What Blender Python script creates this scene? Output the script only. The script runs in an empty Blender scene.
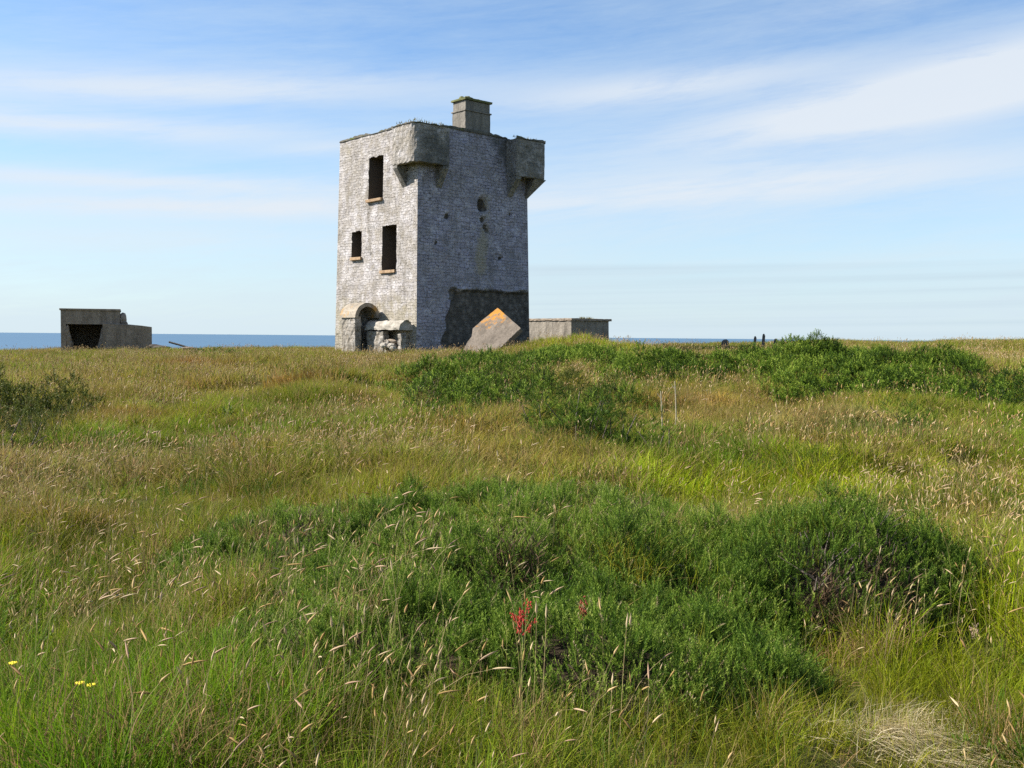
import bpy, math, random
import numpy as np
from mathutils import Vector, Matrix, Euler

random.seed(7); RNG = np.random.default_rng(11)
S = bpy.context.scene
COL = S.collection
R = math.radians

# ------------------------------------------------------------------ noise
def _hash(ix, iy, seed):
    h = (ix.astype(np.int64) * 374761393 + iy.astype(np.int64) * 668265263 + seed * 974634777) & 0xFFFFFFFF
    h = ((h ^ (h >> 13)) * 1274126177) & 0xFFFFFFFF
    h = h ^ (h >> 16)
    return (h & 0xFFFF) / 65535.0
def vnoise(x, y, seed=0):
    x = np.asarray(x, float); y = np.asarray(y, float)
    ix = np.floor(x); iy = np.floor(y); fx = x - ix; fy = y - iy
    fx = fx * fx * (3 - 2 * fx); fy = fy * fy * (3 - 2 * fy)
    a = _hash(ix, iy, seed); b = _hash(ix + 1, iy, seed); c = _hash(ix, iy + 1, seed); d = _hash(ix + 1, iy + 1, seed)
    return (a + (b - a) * fx) * (1 - fy) + (c + (d - c) * fx) * fy
def fbm(x, y, seed=0, octv=4):
    s = 0; a = .5; t = 0
    for i in range(octv):
        s = s + a * vnoise(x * 2 ** i, y * 2 ** i, seed + i * 17); t += a; a *= .5
    return s / t
def sstep(a, b, x):
    t = np.clip((np.asarray(x, float) - a) / (b - a), 0, 1); return t * t * (3 - 2 * t)

# ------------------------------------------------------------------ camera
EYE = Vector((0, 0, 1.65)); FPX = 1024 * 35 / 36
PITCH = math.atan(47.8 / FPX); ROLL = R(.5)
fw = Vector((0, math.cos(PITCH), -math.sin(PITCH)))
u0 = Vector((0, math.sin(PITCH), math.cos(PITCH))); r0 = Vector((1, 0, 0))
cr = r0 * math.cos(ROLL) + u0 * math.sin(ROLL); cu = u0 * math.cos(ROLL) - r0 * math.sin(ROLL)
def ray(px, row): return (fw + cr * ((px - 512) / FPX) + cu * ((384 - row) / FPX))
def at(px, row, Y):
    d = ray(px, row); return EYE + d * (Y / d.y)
cd = bpy.data.cameras.new('camera'); cam = bpy.data.objects.new('camera', cd); COL.objects.link(cam); S.camera = cam
cd.lens = 35; cd.sensor_width = 36; cd.clip_start = .05; cd.clip_end = 200000
cam.matrix_world = Matrix(((cr.x, cu.x, -fw.x, EYE.x), (cr.y, cu.y, -fw.y, EYE.y), (cr.z, cu.z, -fw.z, EYE.z), (0, 0, 0, 1)))

# ------------------------------------------------------------------ terrain height
HEATH = [(-1.05, 6.6, 1.35, 1.05, .32), (.15, 7.05, 1.45, .95, .34), (1.62, 5.75, 1.1, .72, .43), (.2, 5.5, 1.55, 1.1, .38),
         (.5, 4.5, .9, .85, .37), (-.45, 4.6, 1.0, .75, .30), (1.05, 6.2, 1.05, .75, .33)]
BANKS = [(1.9, 33.5, 2.3, 5.0, .62), (6.5, 27, 4.5, 5, .25), (-13.0, 17, 5, 4, .15), (.0, 24, 5, 5, .15)]
def base_h(x, y):
    x = np.asarray(x, float); y = np.asarray(y, float)
    yy = np.clip(y, -10, 200)
    z = .0235 * np.minimum(yy, 30)
    t = np.clip((yy - 30) / 16, 0, 1); z = z + .07 * (1 - (1 - t) ** 2)
    z = z - .012 * np.clip(yy - 54, 0, 40)
    z = z + (.0135 * np.clip(x, -40, 40) + .013 * np.clip(x - 4, 0, 30)) * sstep(5, 45, yy)
    return z
def land(x, y):
    x = np.asarray(x, float); y = np.asarray(y, float)
    z = base_h(x, y)
    z = z + .34 * (fbm(x * .33 + 5, y * .33, 3, 3) - .5) + .38 * (fbm(x * .85, y * .85 + 9, 21, 3) - .5)
    for (bx, by, rx, ry, h) in BANKS:
        z = z + h * np.exp(-(((x - bx) / rx) ** 2 + ((y - by) / ry) ** 2))
    m = np.zeros_like(z)
    for (bx, by, rx, ry, h) in HEATH:
        q = 1 - ((x - bx) / (rx * .86)) ** 2 - ((y - by) / (ry * .86)) ** 2
        m = np.maximum(m, h * .62 * np.sqrt(np.clip(q, 0, 1)))
    z = z + m
    z = z - .16 * np.exp(-(((x - 2.4) / 1.0) ** 2 + ((y - 4.7) / .65) ** 2))
    d = y + .10 * np.abs(x) + 6 * (fbm(x * .05, y * .05, 77, 3) - .5)
    return z - 74 * sstep(84, 170, d)
def lz(x, y): return float(land(np.array([x]), np.array([y]))[0])
def gp(px, row):
    d = ray(px, row); t = 2.0
    while t < 90:
        p = EYE + d * t
        if p.z <= lz(p.x, p.y): return p
        t += .06
    return EYE + d * 60

# ------------------------------------------------------------------ object helpers
def tag(o, label=None, cat=None, group=None, kind=None):
    if label: o['label'] = label
    if cat: o['category'] = cat
    if group: o['group'] = group
    if kind: o['kind'] = kind
    return o
def empty(name, loc=(0, 0, 0), rz=0):
    o = bpy.data.objects.new(name, None); o.location = loc; o.rotation_euler = (0, 0, rz); o.empty_display_size = .2
    COL.objects.link(o); return o
def link_mesh(name, me, parent=None, col=COL):
    o = bpy.data.objects.new(name, me)
    if col: col.objects.link(o)
    if parent: o.parent = parent
    return o
def mesh_tris(name, V, F, mats, attrs=None, mi=None, smooth=False):
    """V (n,3), F (m,3) numpy -> mesh"""
    me = bpy.data.meshes.new(name); n = len(V); m = len(F); k = F.shape[1]
    me.vertices.add(n); me.vertices.foreach_set('co', np.ascontiguousarray(V, np.float32).ravel())
    me.loops.add(m * k); me.loops.foreach_set('vertex_index', np.ascontiguousarray(F, np.int32).ravel())
    me.polygons.add(m); me.polygons.foreach_set('loop_start', np.arange(0, m * k, k, dtype=np.int32))
    if mi is not None: me.polygons.foreach_set('material_index', np.asarray(mi, np.int32))
    if smooth: me.polygons.foreach_set('use_smooth', np.ones(m, bool))
    for mt in mats: me.materials.append(mt)
    for an, (ty, dat) in (attrs or {}).items():
        a = me.attributes.new(an, ty, 'POINT')
        a.data.foreach_set('color' if ty == 'FLOAT_COLOR' else ('vector' if ty == 'FLOAT_VECTOR' else 'value'), np.ascontiguousarray(dat, np.float32 if ty != 'INT' else np.int32).ravel())
    me.update(calc_edges=True); me.validate(); return me
class MB:
    def __init__(s): s.v = []; s.f = []; s.m = []; s.uv = {}
    def add(s, vs, fs, m=0):
        o = len(s.v); s.v += [tuple(v) for v in vs]; s.f += [tuple(i + o for i in f) for f in fs]; s.m += [m] * len(fs)
    def box(s, x0, x1, y0, y1, z0, z1, m=0, jit=0):
        v = [(x, y, z) for z in (z0, z1) for (x, y) in ((x0, y0), (x1, y0), (x1, y1), (x0, y1))]
        if jit: v = [tuple(c + random.uniform(-jit, jit) for c in p) for p in v]
        s.add(v, [(3, 2, 1, 0), (4, 5, 6, 7), (0, 1, 5, 4), (1, 2, 6, 5), (2, 3, 7, 6), (3, 0, 4, 7)], m)
    def prism(s, poly, z0, z1, m=0):
        n = len(poly); v = [(x, y, z0) for x, y in poly] + [(x, y, z1) for x, y in poly]
        s.add(v, [tuple(range(n))[::-1], tuple(range(n, 2 * n))] + [(i, (i + 1) % n, n + (i + 1) % n, n + i) for i in range(n)], m)
    def rock(s, c, r, seed=0, m=0, sub=2):
        import bmesh
        bm = bmesh.new(); bmesh.ops.create_icosphere(bm, subdivisions=sub, radius=1)
        rr = random.Random(seed); ax = [Vector((rr.gauss(0, 1), rr.gauss(0, 1), rr.gauss(0, 1))).normalized() for _ in range(7)]
        lim = [rr.uniform(.62, .95) for _ in ax]; vs = []
        for v in bm.verts:
            p = v.co.copy()
            for a, l in zip(ax, lim):
                dd = p.dot(a)
                if dd > l: p -= a * (dd - l)
            p *= 1 + rr.uniform(-.03, .03)
            vs.append((c[0] + p.x * r[0], c[1] + p.y * r[1], c[2] + p.z * r[2]))
        bm.verts.index_update(); s.add(vs, [tuple(v.index for v in f.verts) for f in bm.faces], m); bm.free()
    def tube(s, pts, rad, n=6, m=0):
        pts = [Vector(p) for p in pts]; rings = []; k = len(pts)
        for i, p in enumerate(pts):
            d = (pts[min(i + 1, k - 1)] - pts[max(i - 1, 0)]).normalized()
            a = d.orthogonal().normalized(); b = d.cross(a)
            rr = rad[i] if hasattr(rad, '__len__') else rad
            rings.append([p + a * rr * math.cos(2 * math.pi * j / n) + b * rr * math.sin(2 * math.pi * j / n) for j in range(n)])
        vs = [q for r_ in rings for q in r_]
        fs = [(i * n + j, i * n + (j + 1) % n, (i + 1) * n + (j + 1) % n, (i + 1) * n + j) for i in range(k - 1) for j in range(n)]
        fs += [tuple(range(n))[::-1], tuple(range((k - 1) * n, k * n))]
        s.add(vs, fs, m)
    def build(s, name, mats, parent=None, bevel=0, sub=0, rough=0, smooth=False):
        import bmesh
        me = bpy.data.meshes.new(name); me.from_pydata(s.v, [], s.f)
        for mt in (mats if isinstance(mats, (list, tuple)) else [mats]): me.materials.append(mt)
        me.polygons.foreach_set('material_index', s.m)
        bm = bmesh.new(); bm.from_mesh(me); bmesh.ops.recalc_face_normals(bm, faces=bm.faces)
        if bevel: bmesh.ops.bevel(bm, geom=[e for e in bm.edges if len(e.link_faces) == 2 and e.calc_face_angle(0) > .5], offset=bevel, segments=2, affect='EDGES', profile=.6)
        if sub:
            for _ in range(5):
                long = [e for e in bm.edges if e.calc_length() > sub]
                if not long: break
                bmesh.ops.subdivide_edges(bm, edges=long, cuts=1, use_grid_fill=True)
            bmesh.ops.triangulate(bm, faces=[f for f in bm.faces if len(f.verts) > 4])
        if rough:
            bm.normal_update()
            rr = random.Random(len(s.v))
            for v in bm.verts: v.co += v.normal * rr.uniform(-rough, rough)
        # box-projected UVs in metres
        uvl = bm.loops.layers.uv.new('UVMap')
        bm.normal_update()
        for f in bm.faces:
            n = f.normal; f.smooth = smooth
            for l in f.loops:
                c = l.vert.co
                if abs(n.z) > max(abs(n.x), abs(n.y)): l[uvl].uv = (c.x, c.y)
                elif abs(n.x) > abs(n.y): l[uvl].uv = (c.y, c.z)
                else: l[uvl].uv = (c.x, c.z)
        bm.to_mesh(me); bm.free()
        return link_mesh(name, me, parent)

# ------------------------------------------------------------------ materials
class NT:
    def __init__(s, name):
        s.mat = bpy.data.materials.new(name); s.mat.use_nodes = True; s.t = s.mat.node_tree; s.n = s.t.nodes; s.L = s.t.links
        s.b = s.n['Principled BSDF']
    def new(s, ty, **kw):
        n = s.n.new(ty)
        for k, v in kw.items(): setattr(n, k, v)
        return n
    def link(s, a, b): s.L.new(a, b)
    def inp(s, sock, v):
        if isinstance(v, bpy.types.NodeSocket): s.L.new(v, sock)
        else: sock.default_value = v
    def mix(s, fac, a, b, mode='MIX'):
        n = s.new('ShaderNodeMix', data_type='RGBA', blend_type=mode)
        s.inp(n.inputs[0], fac); s.inp(n.inputs[6], a if isinstance(a, bpy.types.NodeSocket) else (*a[:3], 1)); s.inp(n.inputs[7], b if isinstance(b, bpy.types.NodeSocket) else (*b[:3], 1))
        return n.outputs[2]
    def math(s, op, a, b=0, clamp=False):
        n = s.new('ShaderNodeMath', operation=op, use_clamp=clamp); s.inp(n.inputs[0], a); s.inp(n.inputs[1], b); return n.outputs[0]
    def noise(s, scale, vec=None, detail=4, rough=.6):
        n = s.new('ShaderNodeTexNoise'); n.inputs['Scale'].default_value = scale; n.inputs['Detail'].default_value = detail; n.inputs['Roughness'].default_value = rough
        if vec is not None: s.link(vec, n.inputs['Vector'])
        return n.outputs['Fac']
    def ramp(s, fac, stops):
        n = s.new('ShaderNodeValToRGB'); cr_ = n.color_ramp
        while len(cr_.elements) < len(stops): cr_.elements.new(.5)
        for e, (p, c) in zip(cr_.elements, stops): e.position = p; e.color = (*c[:3], 1) if hasattr(c, '__len__') else (c, c, c, 1)
        s.link(fac, n.inputs[0]); return n.outputs[0]
    def attr(s, name, ty='GEOMETRY'):
        n = s.new('ShaderNodeAttribute', attribute_type=ty, attribute_name=name); return n
    def bump(s, h, strength=.5, dist=.02):
        n = s.new('ShaderNodeBump'); n.inputs['Strength'].default_value = strength; n.inputs['Distance'].default_value = dist
        s.link(h, n.inputs['Height']); s.link(n.outputs[0], s.b.inputs['Normal'])
    def pos(s): return s.new('ShaderNodeTexCoord').outputs['Object']
    def uv(s): return s.new('ShaderNodeTexCoord').outputs['UV']

def masonry(name, light=(.49, .46, .45), mid=(.35, .325, .33), mortar=(.22, .205, .195), row=.115, zones=True, worn=(.28, .245, .195), wash_c=(.58, .55, .55), k=.9):
    m = NT(name); P = m.pos(); U = m.uv()
    nz = m.new('ShaderNodeTexNoise'); nz.inputs['Scale'].default_value = 3.2; m.link(P, nz.inputs['Vector'])
    sub = m.new('ShaderNodeVectorMath', operation='SUBTRACT'); m.link(nz.outputs['Color'], sub.inputs[0]); sub.inputs[1].default_value = (.5, .5, .5)
    sc = m.new('ShaderNodeVectorMath', operation='SCALE'); m.link(sub.outputs[0], sc.inputs[0]); sc.inputs['Scale'].default_value = .20
    ad = m.new('ShaderNodeVectorMath', operation='ADD'); m.link(U, ad.inputs[0]); m.link(sc.outputs[0], ad.inputs[1])
    br = m.new('ShaderNodeTexBrick'); m.link(ad.outputs[0], br.inputs['Vector'])
    br.inputs['Color1'].default_value = (*light, 1); br.inputs['Color2'].default_value = (*mid, 1); br.inputs['Mortar'].default_value = (*mortar, 1)
    br.inputs['Scale'].default_value = 1; br.inputs['Brick Width'].default_value = .29; br.inputs['Row Height'].default_value = row
    br.inputs['Mortar Size'].default_value = .015; br.inputs['Mortar Smooth'].default_value = .5; br.inputs['Bias'].default_value = -.1
    b2 = m.new('ShaderNodeTexBrick'); m.link(ad.outputs[0], b2.inputs['Vector']); b2.offset = .37; b2.squash = 1.4; b2.squash_frequency = 3
    for q, w in (('Color1', mid), ('Color2', light), ('Mortar', mortar)): b2.inputs[q].default_value = (*w, 1)
    b2.inputs['Scale'].default_value = 1; b2.inputs['Brick Width'].default_value = .47; b2.inputs['Row Height'].default_value = row * 1.62; b2.inputs['Mortar Size'].default_value = .02; b2.inputs['Mortar Smooth'].default_value = .6
    sel = m.ramp(m.noise(1.05, P, 4, .6), [(.50, 0), (.53, 1)])
    c = m.mix(sel, br.outputs['Color'], b2.outputs['Color'])
    mp = m.new('ShaderNodeMapping'); m.link(P, mp.inputs['Vector']); mp.inputs['Scale'].default_value = (2.2, 2.2, .35)
    streak = m.ramp(m.noise(1.0, mp.outputs[0], 6, .65), [(.50, 0), (.66, 1)])
    wash = m.ramp(m.noise(2.3, P, 6, .68), [(.40, 0), (.62, 1)])
    c = m.mix(m.math('MULTIPLY', wash, .7), c, worn)              # worn wash, tan stone showing
    c = m.mix(m.math('MULTIPLY', streak, .5), c, tuple(q * .5 for q in worn))
    white = m.ramp(m.noise(2.6, P, 7, .78), [(.50, 0), (.60, 1)])
    c = m.mix(m.math('MULTIPLY', white, .6), c, wash_c)              # surviving whitewash
    pits = m.ramp(m.noise(9, P, 5, .8), [(.57, 0), (.68, 1)])
    c = m.mix(m.math('MULTIPLY', pits, .75), c, (.10 * k, .092 * k, .085 * k))
    c = m.mix(m.math('MULTIPLY', m.ramp(m.noise(.75, P, 4, .6), [(.42, 0), (.62, 1)]), .45), c, tuple(q * .75 for q in worn))   # broad grime             # fallen slates and pits
    h = m.math('ADD', m.math('MULTIPLY', br.outputs['Fac'], -1.0), m.math('MULTIPLY', pits, -1.6))
    if zones:
        z = m.attr('zone'); sp = m.new('ShaderNodeSeparateColor'); m.link(z.outputs['Color'], sp.inputs[0])
        vr = m.new('ShaderNodeTexVoronoi'); vr.inputs['Scale'].default_value = 4.2; m.link(P, vr.inputs['Vector'])
        bare = m.ramp(vr.outputs['Distance'], [(.0, (.24, .21, .175)), (.35, (.13, .115, .10)), (.6, (.03, .028, .026))])
        bare = m.mix(m.noise(7, P), bare, (.15, .13, .105))
        edge = m.math('MULTIPLY', m.math('SUBTRACT', m.noise(3.1, P, 5, .65), .5), 1.1)
        def zm(ch, k=6):
            return m.math('MULTIPLY', m.math('SUBTRACT', m.math('ADD', sp.outputs[ch], edge), .42), k, clamp=True)
        c = m.mix(m.math('MULTIPLY', zm(2, 3), .75), c, (.30, .265, .19))          # tan render patches
        c = m.mix(zm(0), c, bare)
        al = m.mix(m.noise(4, P), (.055, .058, .055), (.12, .115, .10))
        c = m.mix(m.math('MULTIPLY', zm(1, 2.5), .85), c, al)
        h = m.math('ADD', h, m.math('MULTIPLY', m.math('MULTIPLY', vr.outputs['Distance'], zm(0)), -2.5))
    m.link(c, m.b.inputs['Base Color']); m.b.inputs['Roughness'].default_value = .9; m.b.inputs['Specular IOR Level'].default_value = .2
    m.bump(m.math('ADD', h, m.math('MULTIPLY', m.noise(25, P), .8)), .65, .03)
    return m.mat
def stone(name, a, b, spot=None, spotcov=.6, scale=1.0, rough=.9, coat=None, bump=.02):
    m = NT(name); P = m.pos()
    c = m.ramp(m.noise(2.2 * scale, P, 6, .7), [(.3, a), (.7, b)])
    c = m.mix(m.math('MULTIPLY', m.ramp(m.noise(14 * scale, P, 4, .7), [(.5, 0), (.68, 1)]), .6), c, tuple(x * .4 for x in a))
    mp = m.new('ShaderNodeMapping'); m.link(P, mp.inputs['Vector']); mp.inputs['Scale'].default_value = (2.6, 2.6, .4)
    c = m.mix(m.math('MULTIPLY', m.ramp(m.noise(1.3, mp.outputs[0], 6, .65), [(.48, 0), (.66, 1)]), .55), c, tuple(x * .5 for x in a))
    if spot: c = m.mix(m.ramp(m.noise(1.7 * scale, P, 5, .65), [(spotcov, 0), (spotcov + .1, 1)]), c, spot)
    if coat:      # lichen spread about one place: (centre, radius, colour)
        ce, ra, cl = coat
        d = m.new('ShaderNodeVectorMath', operation='DISTANCE'); m.link(P, d.inputs[0]); d.inputs[1].default_value = ce
        f = m.math('SUBTRACT', 1.0, m.math('DIVIDE', d.outputs['Value'], ra))
        f = m.math('ADD', f, m.math('MULTIPLY', m.math('SUBTRACT', m.noise(6, P, 6, .75), .5), 4.2))
        c = m.mix(m.math('MULTIPLY', m.math('SUBTRACT', f, .1), 1.5, clamp=True), c, cl)
    m.link(c, m.b.inputs['Base Color']); m.b.inputs['Roughness'].default_value = rough; m.b.inputs['Specular IOR Level'].default_value = .2
    m.bump(m.math('ADD', m.noise(9 * scale, P, 6, .7), m.math('MULTIPLY', m.noise(40 * scale, P), .4)), .7, bump)
    return m.mat
def plain(name, c, rough=.8):
    m = NT(name); P = m.pos()
    m.link(m.mix(m.noise(12, P), tuple(x * .7 for x in c), tuple(min(1, x * 1.25) for x in c)), m.b.inputs['Base Color'])
    m.b.inputs['Roughness'].default_value = rough; return m.mat
def leafy(name, stops, var='var', inst=False, dry=(.40, .31, .13), transl=.35, dryfrac=.5, spec=.10):
    """foliage: colour by a per-sprig value (leaf colour, with painted tip light on sprigs), part of the light passing through"""
    m = NT(name)
    if inst:
        t = m.attr('tint', 'INSTANCER'); bv = m.attr('bv').outputs['Fac']
        c = m.mix(m.ramp(bv, [(0, .78), (1, 1.22)]), (0, 0, 0), t.outputs['Color'], 'MIX')
        mul = m.new('ShaderNodeVectorMath', operation='SCALE'); m.link(t.outputs['Color'], mul.inputs[0])
        m.link(m.math('ADD', m.math('MULTIPLY', bv, .7), .65), mul.inputs['Scale'])
        isd = m.math('LESS_THAN', bv, m.math('MULTIPLY', t.outputs['Alpha'], 1.0))
        c = m.mix(isd, mul.outputs[0], dry)
    else:
        c = m.ramp(m.attr(var).outputs['Fac'], stops)
    m.link(c, m.b.inputs['Base Color']); m.b.inputs['Roughness'].default_value = .55; m.b.inputs['Specular IOR Level'].default_value = spec
    tr = m.new('ShaderNodeBsdfTranslucent'); m.link(c, tr.inputs['Color'])
    mx = m.new('ShaderNodeMixShader'); mx.inputs[0].default_value = transl
    m.link(m.b.outputs[0], mx.inputs[1]); m.link(tr.outputs[0], mx.inputs[2])
    m.link(mx.outputs[0], m.n['Material Output'].inputs['Surface'])
    return m.mat

M = {}
M['wall'] = masonry('weathered_wash_masonry')
M['shade_wall'] = masonry('shade_tinted_wash', (.43, .405, .49), (.29, .275, .345), (.12, .112, .135), .13, worn=(.27, .25, .25), wash_c=(.56, .535, .59), k=.7)  # wash masonry recoloured bluer and darker to paint in the right face's shade
M['dark_wall'] = masonry('bartizan_render', (.33, .305, .28), (.27, .25, .23), (.20, .185, .17), .16)
M['rubble'] = masonry('rubble_stone', (.40, .365, .325), (.25, .225, .195), (.10, .09, .08), .15, zones=False, worn=(.25, .215, .165), wash_c=(.50, .47, .44))
M['coping'] = stone('mossy_coping', (.09, .085, .07), (.20, .185, .15), (.10, .115, .03), .55)
M['sill'] = stone('sill_stone', (.30, .20, .12), (.42, .29, .18))
M['chimney'] = stone('chimney_render', (.17, .155, .13), (.26, .235, .20), (.30, .28, .22), .62)
M['moss'] = stone('moss_lumps', (.10, .11, .04), (.19, .19, .09))
M['vault'] = stone('vault_stone', (.25, .21, .16), (.40, .35, .28), (.40, .24, .08), .53)
M['vault_pale'] = stone('pale_vault_stone', (.26, .235, .195), (.46, .42, .36))
M['concrete'] = stone('dark_concrete', (.20, .16, .12), (.37, .30, .235), (.46, .40, .33), .63, .7, bump=.04)
M['hut'] = stone('hut_render', (.19, .165, .135), (.31, .275, .23), bump=.04)
M['dark_int'] = plain('interior_shade', (.085, .068, .052))  # colour held dark so window openings and reveals look shaded
M['wood'] = plain('old_timber', (.10, .085, .07))

# ------------------------------------------------------------------ ground and sea
def axis(fine0, fine1, step, far0, far1):
    mid = list(np.arange(fine0, fine1, step)); out = [fine1]; s_ = step
    while out[-1] < far1: s_ *= 1.22; out.append(out[-1] + s_)
    lo = [fine0]; s_ = step
    while lo[-1] > far0: s_ *= 1.22; lo.append(lo[-1] - s_)
    return np.array(sorted(set(lo[1:] + mid + out)))
ax = axis(-16, 16, .16, -420, 420); ay = axis(1.0, 50, .17, -300, 190)
gx, gy = np.meshgrid(ax, ay); gz = land(gx, gy)
nx, ny = len(ax), len(ay)
ii = (np.arange(ny - 1)[:, None] * nx + np.arange(nx - 1)[None, :]).ravel()
F = np.stack([ii, ii + 1, ii + nx + 1, ii + nx], 1)
m = NT('turf'); P = m.pos()
c = m.ramp(m.noise(.8, P, 6, .65), [(.3, (.045, .055, .012)), (.55, (.08, .085, .02)), (.75, (.13, .105, .04))])
c = m.mix(m.math('MULTIPLY', m.ramp(m.noise(9, P, 5, .7), [(.5, 0), (.7, 1)]), .6), c, (.05, .04, .022))
m.link(c, m.b.inputs['Base Color']); m.b.inputs['Roughness'].default_value = 1; m.b.inputs['Specular IOR Level'].default_value = .1
m.bump(m.noise(14, P, 5, .7), .8, .05)
lit_ = m.attr('litter_shade').outputs['Fac']  # litter tone under bushes, also painting gap shade into the ground
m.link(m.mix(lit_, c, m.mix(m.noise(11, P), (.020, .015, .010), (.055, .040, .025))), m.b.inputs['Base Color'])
g = link_mesh('ground', mesh_tris('ground', np.stack([gx.ravel(), gy.ravel(), gz.ravel()], 1), F, [m.mat], smooth=True)); tag(g, kind='structure')

m = NT('sea_water'); P = m.pos()
m.b.inputs['Base Color'].default_value = (.045, .15, .33, 1); m.b.inputs['Roughness'].default_value = .45; m.b.inputs['Specular IOR Level'].default_value = .28
m.link(m.ramp(m.noise(.0006, P, 4), [(.3, (.050, .115, .185)), (.7, (.060, .13, .21))]), m.b.inputs['Base Color'])
m.bump(m.noise(.05, P, 6, .7), .12, 1.0)
mb = MB(); rings = [40, 300, 1500, 8000, 30000, 90000]
for a, b in zip(rings[:-1], rings[1:]):
    n = 64; vs = [(r_ * math.cos(2 * math.pi * k / n), r_ * math.sin(2 * math.pi * k / n), -62) for r_ in (a, b) for k in range(n)]
    mb.add(vs, [(k, (k + 1) % n, n + (k + 1) % n, n + k) for k in range(n)])
sea = mb.build('sea', m.mat); tag(sea, kind='structure')

# ------------------------------------------------------------------ signal tower
SD = 5.82; ALPHA = R(41.5); H = 10.10; TH = .75
tower = empty('signal_tower', (-3.82, 40, .45), ALPHA)
tag(tower, 'tall square ruined signal tower of whitewashed stone with corner bartizans and one chimney', 'tower')
ZB = .45
def tl(z): return z - ZB          # world z -> tower local z
zt = tl(H); z0 = -.6
HOLES = {'left': [(2.44, 3.48, tl(7.36), tl(9.13)), (3.95, 4.68, tl(4.98), tl(6.10)), (1.42, 2.40, tl(4.32), tl(6.18))],
         'right': [], 'back_right': [(2.5, 3.4, tl(4.4), tl(6.2))], 'back_left': [(2.4, 3.3, tl(7.4), tl(9.2))]}
def batter(x, y, z):
    s_ = 1 + .058 * (1 - z / zt); return (x - SD / 2) * s_ + SD / 2, (y - SD / 2) * s_ + SD / 2
WP = {'right': lambda a, d: (a, d), 'left': lambda a, d: (d, a), 'back_right': lambda a, d: (SD - d, a), 'back_left': lambda a, d: (a, SD - d)}
PITS = [(3.30, tl(7.18), .20, .27, .30), (3.40, tl(7.0), .20, .12, .2), (3.32, tl(6.52), .13, .12, .14), (3.46, tl(6.26), .09, .14, .14), (3.56, tl(6.08), .08, .13, .13), (1.46, tl(6.5), .10, .12, .14), (4.25, tl(4.98), .09, .1, .12), (1.2, tl(9.5), .12, .16, .1), (.9, tl(5.4), .07, .09, .1), (4.8, tl(6.9), .07, .09, .1)]
def lines(lo, hi, extra, step):
    L_ = list(np.linspace(lo, hi, int((hi - lo) / step) + 1))
    for e in extra:
        j = int(np.argmin([abs(q - e) for q in L_]))
        L_[j] = e
    return np.array(sorted(set(L_)))
VV = []; FF = []; MI = []; UV = []; ZN = []
def emit(vs, faces, uvs, zn, mi=0):
    o = len(VV); VV.extend(vs); FF.extend([tuple(i + o for i in f) for f in faces]); MI.extend([mi] * len(faces)); UV.extend(uvs); ZN.extend(zn)
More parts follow.
